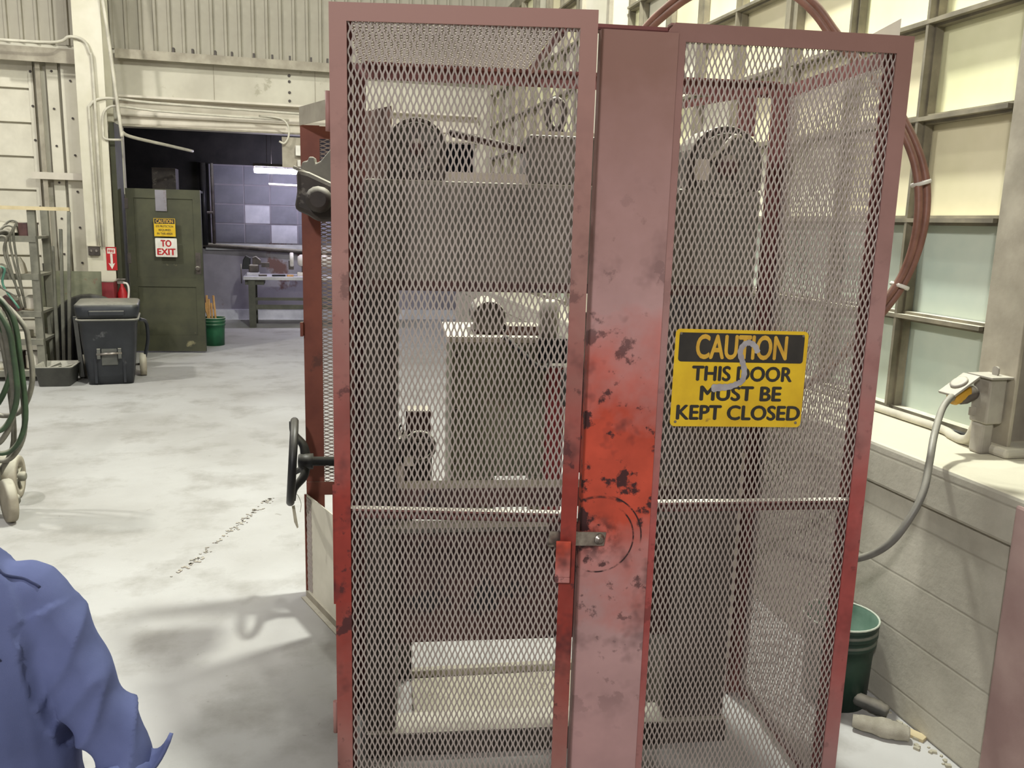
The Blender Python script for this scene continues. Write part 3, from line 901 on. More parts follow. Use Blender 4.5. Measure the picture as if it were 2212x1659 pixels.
# ---------------------------------------------------------------- side guard left of the cage
GU, GV = -0.264, 1.633
sg = thing('side_guard', 'brown-red framed mesh side guard with pale lower sheet left of the cage', 'guard', cp(GU, GV), CRZ)
MB().bx(0.0, 0.078, -0.006, 0.0, 0.0, 2.075).bx(0.0, 0.006, 0.0, 0.05, 0.0, 2.075).build('post', M['red_old'], sg)
MB().bx(0.078, 0.36, -0.006, 0.0, 2.022, 2.072).build('top_rail', M['red_old'], sg)
MB().bx(0.0, 0.36, -0.010, -0.001, 0.485, 0.545).build('mid_rail', M['red_old'], sg)
MB().bx(0.30, 0.36, -0.006, 0.0, 0.0, 2.022).build('post', M['red_old'], sg)
link('mesh_panel', expanded(0.235, 1.50, 'x', 0.0165, 0.040, 0.0021), M['mesh_dark'], sg, (0.07, 0.004, 0.535))
dv = Vector((0.145, -0.29, 0)).normalized()
ang = math.atan2(dv.y, dv.x)
ls = MB().bx(0.0, 0.72, -0.004, 0.0, 0.035, 0.49).build('lower_sheet', M['plaster'], sg, (0.0, -0.006, 0), ang)
link('backing_mesh', expanded(0.06, 0.44, 'z', 0.016, 0.034), M['mesh'], ls, (0.012, -0.006, 0.04))
MB().bx(0.0, 0.72, -0.012, -0.004, 0.0, 0.035).bx(0.0, 0.72, -0.034, -0.004, 0.0, 0.005).build('floor_rail', M['girt'], ls)
MB().bx(0.0, 0.008, -0.012, -0.004, 0.035, 0.49).build('edge_strip', M['red_old'], ls)
link('side_mesh', expanded(0.51, 1.58, 'z', 0.0145, 0.034, 0.0026), M['mesh_dark'], sg, (0.36 * dv.x, -0.006 + 0.36 * dv.y, 0.49), ang)  # added mesh hidden behind the door stile, dense enough to shade the floor
MB().bx(0.36, 0.405, -0.004, 0.0, 0.0, 2.07).build('post', M['red_old'], sg, (0.0, -0.004, 0), ang)  # this post and the next brace belong to the added shading mesh
MB().bx(0.36, 0.88, -0.004, 0.0, 1.20, 1.25).build('brace', M['red_old'], sg, (0.0, -0.004, 0), ang)
MB().bx(0.0, 0.66, -0.003, 0.0, 2.072, 2.145).build('top_sheet', M['girt'], sg, (0.0, -0.004, 0), ang)
MB().bx(-0.012, 0.0, -0.03, 0.0, 1.20, 1.26).build('catch', M['red_old'], sg)

# dusty motor mount hanging on that guard
mm = thing('motor_bracket', 'dust-caked dark motor bracket fixed to the side guard behind the cage', 'bracket', cp(-0.262, 1.47, 1.72), CRZ)
MB().prism([(0.0, 0.01), (0.05, -0.01), (0.09, -0.035), (0.17, -0.03), (0.19, 0.10), (0.14, 0.12), (0.06, 0.155), (0.01, 0.165), (0.012, 0.08)], -0.10, 0.07).build('housing', M['dark_iron'], mm, bevel=0.018)
MB().lathe([(0.045, 0.0), (0.05, 0.015), (0.05, 0.07), (0.03, 0.085)], 16, Matrix.Translation((0.10, -0.09, 0.05)) @ Matrix.Rotation(R(90), 4, 'X')).build('end_bell', M['dark_iron'], mm)
MB().prism([(-0.005, 0.165), (0.14, 0.105), (0.145, 0.115), (0.0, 0.178)], -0.08, 0.06).build('sloping_plate', M['grey_iron'], mm, bevel=0.003)
MB().prism([(0.02, 0.165), (0.03, 0.195), (0.05, 0.20), (0.055, 0.215), (0.075, 0.215), (0.08, 0.19), (0.10, 0.20), (0.15, 0.26), (0.17, 0.25), (0.17, 0.11), (0.12, 0.12)], -0.05, 0.03).build('cast_ears', M['grey_iron'], mm, bevel=0.005)
MB().bx(0.03, 0.045, -0.08, -0.06, 0.09, 0.14).build('stud', M['grey_iron'], mm)

# steering wheel
sw_ = thing('steering_wheel', 'black steering wheel with a paper tag fixed to the side of the machine', 'wheel', cp(-0.29, 1.50, 0.676), CRZ)
RW = 0.172
rimp = [(0.04 * 0 + 0.012 * math.sin(R(a)), RW * math.cos(R(a)), RW * math.sin(R(a))) for a in range(0, 360, 12)]
rp = MB().tube(rimp, 0.0175, 12, True).build('rim', M['black'], sw_, (-0.016, 0, 0), R(7))
for a in (90 - 18, 210 + 25, 330 - 10):
    MB().tube(bez([(0.055, 0.025 * math.cos(R(a)), 0.025 * math.sin(R(a))), (0.045, 0.07 * math.cos(R(a)), 0.07 * math.sin(R(a))), (0.008, 0.12 * math.cos(R(a)), 0.12 * math.sin(R(a))), (0.0, RW * math.cos(R(a)), RW * math.sin(R(a)))], 6), [0.026 - 0.012 * i / 18 for i in range(19)], 10, flat=0.6).build('spoke', M['black'], sw_, (-0.016, 0, 0), R(7))
MB().lathe([(0.030, -0.01), (0.034, 0.0), (0.034, 0.05), (0.02, 0.05), (0.02, 0.36)], 18, Matrix.Translation((0.02, 0, 0)) @ Matrix.Rotation(R(90), 4, 'Y')).build('hub', M['black'], sw_)
MB().tube(bez([(-0.016, 0, -RW - 0.014), (0.0, -0.012, -RW + 0.03), (0.018, -0.014, -RW - 0.01), (0.014, -0.016, -RW - 0.05)], 6), 0.0014, 5).build('tag_string', M['white'], sw_)
MB().prism([(0.0, 0.0), (0.012, 0.005), (0.026, -0.095), (0.02, -0.10), (0.008, -0.07)], 0.0, 0.0008, Matrix.Translation((-0.02, -0.02, -RW - 0.022))).build('paper_tag', M['board'], sw_)

# hydraulic hoses looping over and beside the cage
for i, off in enumerate((0.0, 0.028)):
    P = [cp(0.95, 0.78, 1.95), cp(0.98, 0.80, 2.15), (1.20, 3.22, 2.33 - off), (1.27, 3.18, 2.43 - off), (1.32, 3.13, 2.49 - off), (1.39, 3.02, 2.55 - off), (1.50, 2.89, 2.58 - off), (1.60, 2.75, 2.52 - off), (1.655, 2.66, 2.44 - off), (1.72, 2.60, 2.33 - off), (1.80, 2.52, 2.20), (1.875 - off, 2.44, 2.06), (1.925 - off * 1.2, 2.38, 1.90 + off * 0.3), (1.925 - off * 1.0, 2.35, 1.74), (1.905 - off * 0.8, 2.37, 1.58), (1.84 - off, 2.40, 1.44), (1.70, 2.44, 1.26), (1.58, 2.48, 1.16), cp(1.46, 0.55, 1.12)]
    h_ = tag(MB().tube(bez(P, 8), 0.0125, 10).build('hydraulic_hose', M['hose_brown']), ['outer dusty red-brown hose looping over and beside the cage', 'inner dusty red-brown hose running beside the outer loop'][i], 'hose', 'red-brown hoses beside the cage')
    if i == 0:
        for (tp, td) in (((1.912, 2.372, 1.86), (0.3, -.1, -1)), ((1.885, 2.385, 1.535), (-.3, .1, -1))):
            q = Vector(td).to_track_quat('Z', 'Y').to_matrix().to_4x4()
            q.translation = Vector(tp)
            MB().lathe([(0.030, -0.006), (0.032, 0.0), (0.030, 0.006)], 12, q).build('cable_tie', M['white'], h_)

# ---------------------------------------------------------------- outlet box, cord and sill conduits on the right
ob = thing('outlet_box', 'cast grey outlet box with open flip lid on the sill column', 'outlet', (2.315, 2.43, 0.95))
ob.scale = (0.88, 0.88, 0.95)
MB().bx(-0.03, 0.05, -0.055, 0.035, 0.115, 0.285).build('body', M['box_grey'], ob, bevel=0.008)
MB().bx(-0.025, 0.03, -0.04, 0.025, 0.0, 0.115).build('stub_pipe', M['box_grey'], ob, bevel=0.01)
MB().bx(-0.045, 0.06, -0.075, 0.055, 0.285, 0.293).build('top_plate', M['box_grey'], ob, bevel=0.002)
MB().prism(rrect(-0.015, 0.015, 0.29, 0.325, 0.012), -0.004, 0.004, Matrix.Translation((0.02, -0.02, 0)) @ Matrix.Rotation(R(90), 4, 'Z')).build('lug', M['box_grey'], ob)
ldm = Matrix.Translation((-0.05, 0.02, 0.283)) @ Matrix.Rotation(R(-32), 4, 'Y')
lid = MB().bx(-0.13, 0.0, -0.045, 0.045, 0.0, 0.010, ldm).build('flip_lid', M['box_grey'], ob, bevel=0.003)
MB().lathe([(0.034, 0.0), (0.034, 0.008), (0.026, 0.010)], 20, ldm @ Matrix.Translation((-0.062, 0, 0.010))).build('lid_boss', M['box_grey'], lid)
MB().lathe([(0.026, 0.0), (0.028, 0.02), (0.028, 0.05), (0.020, 0.075)], 18, Matrix.Translation((-0.03, 0.02, 0.225)) @ Matrix.Rotation(R(-112), 4, 'Y')).build('socket', M['iron'], ob)
MB().bx(-0.055, -0.03, 0.0, 0.012, 0.14, 0.17).build('side_lug', M['box_grey'], ob)

pc = thing('extension_lead', 'grey power cord with yellow plug drooping from the outlet box to the cage', 'cord', (2.205, 2.452, 1.142))
MB().lathe([(0.020, -0.01), (0.027, 0.0), (0.027, 0.055), (0.019, 0.07)], 16, Matrix.Rotation(R(68), 4, 'Y')).build('plug', M['plug_yellow'], pc)
P = [(0.0, 0.0, 0.0), (-0.05, -0.045, 0.012), (-0.105, -0.075, -0.022), (-0.205, -0.168, -0.084), (-0.275, -0.242, -0.154), (-0.325, -0.289, -0.229), (-0.375, -0.302, -0.312), (-0.425, -0.284, -0.40), (-0.475, -0.225, -0.466), (-0.56, -0.15, -0.50), (-0.66, -0.08, -0.49)]
MB().tube(bez(P, 8), 0.0115, 10).build('cable', M['cord'], pc)
for i, (yy, xx, r_, z_) in enumerate(((0, 2.385, 0.017, 0.968), (1, 2.42, 0.010, 0.962))):
    if i == 0:
        P = [(xx, 6.3, z_), (xx, 3.2, z_), (xx, 2.72, z_), (xx - 0.03, 2.60, z_ - 0.002), (xx - 0.05, 2.53, z_), (2.325, 2.485, z_ + 0.02), (2.315, 2.455, z_ + 0.07), (2.315, 2.445, z_ + 0.13)]
    else:
        P = [(xx, 6.3, z_), (xx, 4.0, z_), (xx, 2.57, z_)]
    tag(MB().tube(bez(P, 6), r_, 8).build('conduit', M['conduit'] if i == 0 else M['black']), ['pale conduit lying along the concrete sill and bending up into the outlet box', 'thin black cable lying along the back of the concrete sill'][i], 'conduit')

# bucket in the corner by the right wall
def bucket(name, label, loc, s, m_out, m_in, group=None):
    t_ = thing(name, label, 'bucket', loc, 0.4, group)
    prof = [(0.130, 0.0), (0.136, 0.20), (0.140, 0.262), (0.147, 0.264), (0.148, 0.285), (0.142, 0.288), (0.143, 0.305), (0.150, 0.307), (0.150, 0.330), (0.144, 0.332), (0.145, 0.345), (0.150, 0.348), (0.150, 0.366)]
    inner = [(0.146, 0.368), (0.138, 0.34), (0.126, 0.012), (0.0, 0.010)]
    MB().lathe([(r_ * s, z_ * s) for r_, z_ in [(0.0, 0.0)] + prof], 36, cap=False).build('shell', m_out, t_)
    MB().lathe([(r_ * s, z_ * s) for r_, z_ in inner], 36, cap=False).build('lining', m_in, t_)
    ring2 = [(0.149 * s * math.cos(R(a)), 0.149 * s * math.sin(R(a)), 0.367 * s) for a in range(0, 360, 10)]
    MB().tube(ring2, 0.0045 * s, 6, True).build('rim', M['rim'], t_)
    hb = [(0.152 * s * math.cos(R(a)), 0.152 * s * math.sin(R(a)), (0.30 - 0.16 * math.sin(R(a))) * s) for a in range(0, 181, 10)]
    MB().tube(hb, 0.0025 * s, 6).build('bail_handle', M['steel'], t_)
    return t_


bucket('plastic_bucket', 'dusty dark green bucket standing against the concrete wall right of the cage', (1.90, 2.52, 0.0), 0.88, M['dark_green_bucket'], M['bucket_inside'])

# debris on the floor by the bucket
def lump(name, label, cat, pts, rad, material, rot=0, sq=0.7, seed=1):
    p = bez(pts, 5)
    rn = random.Random(seed)
    n_p = len(p)
    rr2 = [rad * (0.55 + 0.45 * math.sin(math.pi * min(max((i + 0.8) / (n_p + 0.6), 0), 1)) ** 0.5) * rn.uniform(0.9, 1.12) for i in range(n_p)]
    return tag(MB().tube(p, rr2, 10, flat=sq).build(name, material), label, cat)


lump('glove', 'crumpled pale dusty work glove on the floor in front of the bucket', 'glove', [(1.84, 2.32, 0.03), (1.90, 2.27, 0.032), (1.95, 2.235, 0.03), (1.985, 2.215, 0.025)], 0.034, M['rag'], seed=4)
lump('paper_roll', 'grey dusty paper roll leaning on the wall beside the bucket', 'roll', [(1.915, 2.42, 0.05), (1.955, 2.37, 0.045), (1.99, 2.33, 0.035)], 0.027, M['tub'], seed=6, sq=1.0)
tag(MB().bx(-0.06, 0.06, -0.02, 0.02, 0.0, 0.012).build('wood_scrap', M['wood_pale'], None, (2.015, 2.255, 0.0), R(-62), bevel=0.002), 'pale wood scrap lying along the foot of the right wall', 'scrap')
chips = MB()
rn = random.Random(11)
for i in range(70):
    y_ = rn.uniform(1.55, 2.45)
    x_ = XD - 0.01 - abs(rn.gauss(0, 0.035))
    if y_ < 1.96:
        x_ -= 0.03
    s_ = rn.uniform(0.003, 0.010)
    q = Matrix.Translation((x_, y_, s_ * 0.4)) @ Matrix.Rotation(rn.uniform(0, 6), 4, 'Z')
    chips.bx(-s_, s_, -s_ * .7, s_ * .7, -s_ * .4, s_ * .5, q)
o = tag(chips.build('grit', M['board']), 'pale grit and chips swept along the foot of the right wall', 'grit')
o['kind'] = 'stuff'
chips = MB()
for i in range(110):
    t_ = rn.random()
    x_ = -0.62 + 0.42 * t_ + rn.gauss(0, 0.010) + (0.03 if rn.random() < .1 else 0)
    y_ = 4.05 + 1.15 * t_ + rn.gauss(0, 0.012)
    s_ = rn.uniform(0.003, 0.010)
    q = Matrix.Translation((x_, y_, 0.001)) @ Matrix.Rotation(rn.uniform(0, 6), 4, 'Z')
    chips.bx(-s_, s_, -s_ * .7, s_ * .7, 0, 0.002, q)
o = tag(chips.build('rust_crumbs', M['iron_red']), 'broken trail of dark rust crumbs across the pale floor', 'crumbs')
o['kind'] = 'stuff'

# ---------------------------------------------------------------- column fittings far left
P = [(-3.4, 10.9, 3.52), (-2.62, 10.88, 3.53), (-2.44, 10.87, 3.60), (-2.30, 10.87, 3.57), (-2.245, 10.87, 3.45), (-2.22, 10.87, 3.2), (-2.22, 10.87, 1.30)]
tag(MB().tube(bez(P, 6), 0.017, 8).build('conduit', M['conduit']), 'painted conduit curving from the sectional door header down the column', 'conduit')
P = [(0.6, 11.10, 2.93), (-1.5, 10.98, 2.955), (-1.95, 10.90, 2.97), (-2.16, 10.88, 2.96), (-2.27, 10.87, 2.88), (-2.285, 10.87, 2.7), (-2.275, 10.87, 1.30)]
tag(MB().tube(bez(P, 6), 0.015, 8).build('conduit', M['conduit']), 'upper painted conduit running along the lintel and down the column', 'conduit')
P = [(-0.1, 11.12, 2.86), (-1.5, 11.0, 2.87), (-1.95, 10.90, 2.89), (-2.08, 10.88, 2.87), (-2.14, 10.87, 2.78), (-2.15, 10.87, 2.60), (-2.13, 10.87, 2.52), (-1.95, 10.88, 2.52)]
tag(MB().tube(bez(P, 6), 0.013, 8).build('conduit', M['conduit']), 'short painted conduit hooking around the column below the lintel', 'conduit')
P = [(-0.45, 11.10, 2.89), (-0.2, 11.06, 2.87), (-0.11, 11.04, 2.78), (-0.11, 11.04, 2.66), (-0.16, 11.04, 2.58), (-0.22, 11.04, 2.60)]
tag(MB().tube(bez(P, 6), 0.012, 8).build('conduit', M['conduit']), 'hooked conduit end hanging from the lintel beside the side guard', 'conduit')
P = [(-2.24, 10.80, 5.6), (-2.06, 10.80, 4.0), (-1.955, 10.82, 2.66), (-1.94, 10.83, 2.60), (-1.86, 10.95, 2.56), (-1.55, 11.4, 2.52), (-1.3, 11.8, 2.49)]
tag(MB().tube(bez(P, 6), 0.020, 8).build('downpipe', M['conduit']), 'slanting pale pipe dropping beside the column and turning into the dark room', 'pipe')
t = thing('hanging_switch_box', 'pale switch box on a plate hanging under the lintel by the side guard', 'box', (-0.03, 11.1, 2.30))
MB().bx(-0.16, 0.12, 0.0, 0.03, 0.0, 0.36).build('board', M['girt'], t)
MB().bx(0.0, 0.10, -0.08, 0.0, 0.14, 0.26).build('box', M['white'], t, bevel=0.005)
MB().bx(0.02, 0.10, -0.07, 0.0, 0.01, 0.09).build('box', M['white'], t, bevel=0.005)
# switch
t = thing('switch_box', 'dark grey twin switch box on the pale column', 'switch', (-2.325, 10.90, 1.20))
MB().bx(-0.06, 0.06, -0.05, 0.0, 0.0, 0.105).build('box', M['iron'], t, bevel=0.006)
for sx in (-0.028, 0.03):
    MB().lathe([(0.016, 0), (0.014, 0.012)], 12, Matrix.Translation((sx, -0.05, 0.055)) @ Matrix.Rotation(R(90), 4, 'X')).build('knob', M['steel'], t)
MB().bx(-0.07, 0.07, -0.06, 0.0, 0.105, 0.112).build('dust_lid', M['girt'], t)
# fire sign
t = thing('fire_sign', 'red and white FIRE sign with down arrow on the column', 'sign', (-2.205, 10.896, 1.03))
MB().bx(0, 0.115, -0.003, 0.0, 0.0, 0.27).build('plate', M['sign_red'], t)
MB().prism([(0.045, 0.19), (0.045, 0.075), (0.022, 0.085), (0.0575, 0.012), (0.093, 0.085), (0.07, 0.075), (0.07, 0.19)], -0.0045, -0.003).build('arrow', M['white'], t)
MB().bx(0.014, 0.101, -0.0045, -0.003, 0.195, 0.255).build('panel', M['white'], t)
lettering('FIRE', 0.032, 0.0575, 0.208, 0.07, M['sign_red'], t, -0.005, 0.002)
# extinguisher and red box
t = thing('red_cabinet', 'faded red box standing behind the wheeled bin at the column foot', 'box', (-2.27, 10.62, 0.0))
MB().bx(-0.13, 0.20, -0.10, 0.12, 0.45, 0.92).build('box', M['box_red'], t, bevel=0.006)
MB().bx(-0.13, 0.20, -0.10, 0.12, 0.0, 0.45).build('stand', M['tub'], t)
MB().bx(-0.135, 0.205, -0.105, 0.125, 0.92, 0.93).build('lid', M['girt'], t)
t = thing('leaning_sheet', 'small grey sheet leaning beside the red box', 'sheet', (-2.47, 10.58, 0.0), 0.1)
MB().bx(-0.05, 0.05, -0.01, 0.01, 0.0, 0.90).build('sheet', M['tub'], t)
MB().bx(-0.10, 0.20, -0.03, 0.03, 0.98, 1.0).build('shelf_plate', M['girt'], t)
MB().bx(-0.11, -0.05, -0.02, 0.02, 0.0, 0.98).build('leg', M['lintel'], t)
t = thing('fire_extinguisher', 'red fire extinguisher with pale nozzle hanging beside the red box', 'extinguisher', (-2.01, 10.68, 0.42))
MB().lathe([(0.0, 0.0), (0.05, 0.0), (0.055, 0.02), (0.055, 0.36), (0.03, 0.42), (0.018, 0.44), (0.018, 0.47)], 20).build('cylinder', M['sign_red'], t)
MB().bx(-0.05, 0.03, -0.012, 0.012, 0.47, 0.50).bx(-0.06, 0.04, -0.01, 0.01, 0.515, 0.53).build('valve_lever', M['steel'], t)
MB().tube(bez([(0.02, -0.02, 0.48), (0.06, -0.03, 0.47), (0.075, -0.03, 0.40), (0.06, -0.03, 0.25), (0.058, -0.03, 0.12)], 6), 0.012, 8).build('hose', M['white'], t)

# ---------------------------------------------------------------- olive panel door standing open
od = thing('panel_door', 'olive green panelled door standing open with TO EXIT sign', 'door', (-2.02, 11.22, 0.0), R(-5.5))
DW, DH = 0.86, 1.99
MB().bx(0, 0.09, 0, 0.045, 0.02, DH).build('hinge_stile', M['olive_door'], od)
MB().bx(DW - 0.09, DW, 0, 0.045, 0.02, DH).build('lock_stile', M['olive_door'], od)
for (za, zb) in ((0.02, 0.22), (0.82, 0.93), (DH - 0.11, DH)):
    MB().bx(0.09, DW - 0.09, 0, 0.045, za, zb).build('rail', M['olive_door'], od)
for (za, zb) in ((0.22, 0.82), (0.93, DH - 0.11)):
    MB().bx(0.09, DW - 0.09, 0.014, 0.032, za, zb).build('panel', M['olive_door'], od)
MB().lathe([(0.014, 0), (0.012, 0.03), (0.028, 0.04), (0.03, 0.06), (0.02, 0.07)], 16, Matrix.Translation((DW - 0.05, 0, 1.05)) @ Matrix.Rotation(R(90), 4, 'X')).build('knob', M['iron'], od)
MB().bx(DW - 0.08, DW - 0.02, -0.006, 0, 0.98, 1.24).build('lock_plate', M['iron'], od)
for hz in (0.3, 1.1, 1.75):
    MB().bx(-0.01, 0.03, -0.012, 0.0, hz, hz + 0.12).build('hinge', M['iron'], od)
MB().bx(0.34, 0.47, -0.002, 0.0, DH - 0.26, DH - 0.01).build('paint_patch', M['room_wall'], od)
t = thing('notice_sign', 'small yellow and black caution notice above the TO EXIT sign', 'sign', (-1.70, 11.125, 1.43), R(-5.5))
MB().bx(0, 0.245, -0.004, 0.0, 0.0, 0.215).build('plate', M['yellow'], t)
MB().bx(0.006, 0.239, -0.0055, -0.004, 0.15, 0.21).build('header', M['sign_black'], t)
lettering('CAUTION', 0.042, 0.1225, 0.159, 0.20, M['sign_yellow_text'], t, -0.006, 0.002)
for i, s_ in enumerate(('EYE PROTECTION', 'REQUIRED', 'IN THIS AREA')):
    lettering(s_, 0.024, 0.1225, 0.108 - i * 0.043, (0.2, 0.14, 0.18)[i], M['sign_black'], t, -0.0046, 0.001)
t = thing('exit_sign', 'white TO EXIT sign with red letters on the olive door', 'sign', (-1.695, 11.125, 1.185), R(-5.5))
MB().prism(rrect(0, 0.25, 0, 0.225, 0.01), -0.004, 0.0).build('plate', M['white'], t)
lettering('TO', 0.075, 0.125, 0.125, 0.125, M['sign_red'], t, -0.0046, 0.005)
lettering('EXIT', 0.075, 0.125, 0.025, 0.215, M['sign_red'], t, -0.0046, 0.005)

# green bucket of sticks beyond the door
bucket('plastic_bucket', 'bright green bucket holding wooden sticks behind the olive door', (-1.13, 11.85, 0.0), 1.0, M['green_bucket'], M['green_bucket'])
for i in range(7):
    a = i * 0.9
    x0_, y0_ = -1.13 + 0.07 * math.cos(a), 11.85 + 0.07 * math.sin(a)
    x1_ = -1.24 + 0.17 * (i / 6.0) - 0.05
    tag(MB().tube([(x0_, y0_, 0.02), ((x0_ + x1_) / 2, 11.85, 0.33), (x1_, 11.83 + 0.02 * math.sin(a), 0.66 - 0.05 * (i % 3))], 0.014, 8).build('wooden_stick', M['wood']), 'raw wooden stick in the bright green bucket, %s' % ('leftmost', 'second from the left', 'third from the left', 'the middle one', 'third from the right', 'second from the right', 'rightmost')[i], 'stick', 'sticks in the green bucket')

# ---------------------------------------------------------------- wheeled bin
wbn = thing('wheeled_bin', 'charcoal plastic wheeled bin with a steel lift bar beside the olive door', 'bin', (-1.90, 9.35, 0.0), R(8))


def rring(hx, hy, r_, z, cx=0, cy=0):
    return [(cx + x_, cy + y_, z) for x_, y_ in rrect(-hx, hx, -hy, hy, r_, 4)]


shell = MB().loft([rring(0.205, 0.25, 0.05, 0.0), rring(0.215, 0.26, 0.05, 0.10), rring(0.245, 0.29, 0.06, 0.42), rring(0.26, 0.31, 0.06, 0.62), rring(0.275, 0.325, 0.06, 0.635), rring(0.275, 0.325, 0.06, 0.66), rring(0.262, 0.312, 0.06, 0.665)])
shell.build('body', M['plastic_dark'], wbn)
MB().tube([(x_, y_, 0.655) for x_, y_, _ in rring(0.278, 0.328, 0.06, 0)], 0.011, 6, True).build('rim', M['tub'], wbn)
MB().loft([rring(0.27, 0.32, 0.07, 0.67), rring(0.285, 0.335, 0.08, 0.71), rring(0.29, 0.34, 0.08, 0.80, 0.0, 0.0), rring(0.275, 0.325, 0.08, 0.815), rring(0.13, 0.16, 0.06, 0.825)]).build('lid', M['plastic_dark'], wbn)
MB().bx(-0.16, 0.16, -0.35, -0.33, 0.70, 0.75).build('lid_grip', M['plastic_dark'], wbn, bevel=0.01)
MB().bx(-0.075, 0.075, -0.285, -0.255, 0.20, 0.43).build('lift_recess', M['tub'], wbn, bevel=0.008)
MB().tube([(-0.115, -0.31, 0.315), (0.115, -0.31, 0.325)], 0.013, 10).build('lift_bar', M['steel'], wbn)
for sx in (-1, 1):
    MB().bx(sx * 0.095 - 0.015, sx * 0.095 + 0.015, -0.32, -0.25, 0.27, 0.37).build('bar_lug', M['tub'], wbn)
    MB().bx(sx * 0.13 - 0.012, sx * 0.13 + 0.012, -0.28, -0.24, 0.02, 0.28).build('front_rib', M['plastic_dark'], wbn)
    q = Matrix.Translation((sx * 0.29, 0.22, 0.12)) @ Matrix.Rotation(R(90), 4, 'Y')
    MB().lathe([(0.05, -0.035), (0.12, -0.03), (0.12, 0.03), (0.05, 0.035)], 24, q).build('wheel', M['girt'], wbn)
MB().tube([(-0.27, 0.22, 0.12), (0.27, 0.22, 0.12)], 0.012, 8).build('axle', M['steel'], wbn)
MB().tube(bez([(0.28, -0.1, 0.64), (0.34, 0.1, 0.58), (0.35, 0.15, 0.40), (0.31, 0.2, 0.2)], 6), 0.018, 8).build('side_handle', M['plastic_dark'], wbn)

# grey tub of scrap beside the bin
tb = thing('plastic_tub', 'grey plastic tub of scrap on the floor beside the rack', 'tub', (-2.37, 9.20, 0.0))
MB().loft([rring(0.14, 0.17, 0.03, 0.0), rring(0.165, 0.20, 0.03, 0.185), rring(0.18, 0.215, 0.03, 0.187), rring(0.18, 0.215, 0.03, 0.20), rring(0.158, 0.192, 0.03, 0.20), rring(0.135, 0.165, 0.03, 0.03)]).build('shell', M['tub'], tb)
for i in range(5):
    rn2 = random.Random(i)
    c_ = Vector((rn2.uniform(-.08, .08), rn2.uniform(-.1, .1), 0.14))
    tag(MB().bar(Vector((-2.37, 9.20, 0)) + c_ + Vector((-.05, -.03, 0)), Vector((-2.37, 9.20, 0)) + c_ + Vector((.06, .04, rn2.uniform(.0, .06))), 0.03).build('scrap_block', M['rack'], None), 'dusty scrap block lying in the grey plastic tub', 'scrap', 'scrap blocks in the grey tub')
t = tag(MB().bx(-0.02, 0.02, -0.015, 0.015, 0.0, 0.62).build('grey_post', M['tub'], None, (-2.18, 9.34, 0.04), 0, rot=(0, R(-3), 0)), 'short grey post standing in the tub beside the bin', 'post')

# ---------------------------------------------------------------- storage rack
rk = thing('storage_rack', 'dusty steel storage rack left of the bin hung with hoses', 'rack', (-3.4, 9.35, 0.0))
for (px_, py_) in ((0.85, 0.0), (0.85, 0.45), (0.0, 0.0), (0.0, 0.45)):
    MB().bx(px_ - 0.035, px_ + 0.035, py_ - 0.005, py_ + 0.005, 0, 1.70).bx(px_ + 0.025, px_ + 0.035, py_, py_ + 0.05, 0, 1.70).build('upright', M['rack'], rk)
for z_ in (0.08, 0.40, 0.68, 1.05, 1.42):
    MB().bx(-0.03, 0.88, -0.01, 0.47, z_, z_ + 0.025).bx(-0.03, 0.88, -0.015, -0.005, z_ - 0.03, z_ + 0.03).build('shelf', M['rack'], rk)
MB().bx(-0.1, 1.20, -0.03, 0.03, 1.70, 1.735).build('top_bar', M['wood_pale'], rk)
rn3 = random.Random(21)
mats_ = [M['rack'], M['lintel'], M['iron'], M['tub'], M['plaster'], M['iron_red'], M['girt']]
lab_ = ['low dusty carton', 'dusty machine part', 'pale dusty box', 'dark dusty casting', 'grey dusty bundle']
li = 0
where = ['bottom shelf', 'second shelf', 'third shelf', 'fourth shelf', 'top shelf']
for si, z_ in enumerate((0.105, 0.425, 0.705, 1.075, 1.445)):
    x_ = 0.05
    cnt = 0
    while x_ < 0.74:
        w_ = rn3.uniform(0.10, 0.22)
        h_ = rn3.uniform(0.07, 0.22)
        kind = rn3.randrange(3)
        if kind == 0:
            b_ = MB().bx(0, w_, 0, 0.22, 0, h_)
        elif kind == 1:
            b_ = MB().lathe([(w_ * 0.3, 0), (w_ * 0.45, 0.02), (w_ * 0.45, h_ * 0.8), (w_ * 0.2, h_)], 14, Matrix.Translation((w_ / 2, 0.12, 0)))
        else:
            b_ = MB().prism([(0, 0), (w_, 0), (w_ * 0.8, h_ * 0.6), (w_ * 0.45, h_), (w_ * 0.1, h_ * 0.7)], 0.0, 0.2)
        ob_ = b_.build(('carton', 'canister', 'casting')[kind], mats_[rn3.randrange(7)], None, (-3.4 + x_, 9.37, z_), bevel=0.006)
        nm = ('carton', 'canister', 'casting')[kind]
        cnt += 1
        tag(ob_, 'dusty %s, %s from the left on the %s of the storage rack' % (nm, ('first', 'second', 'third', 'fourth', 'fifth', 'sixth', 'seventh', 'eighth')[cnt - 1], where[si]), nm, 'clutter on the %s of the rack' % where[si])
        x_ += w_ + rn3.uniform(0.01, 0.06)
t = tag(MB().prism([(0, 0), (0.30, -0.02), (0.28, 0.06), (0.02, 0.10)], 0, 0.3).build('paper_sheet_stack', M['plaster'], None, (-2.98, 9.3, 1.50), 0.1), 'sloping pale sheet stack on top of the storage rack', 'sheets')
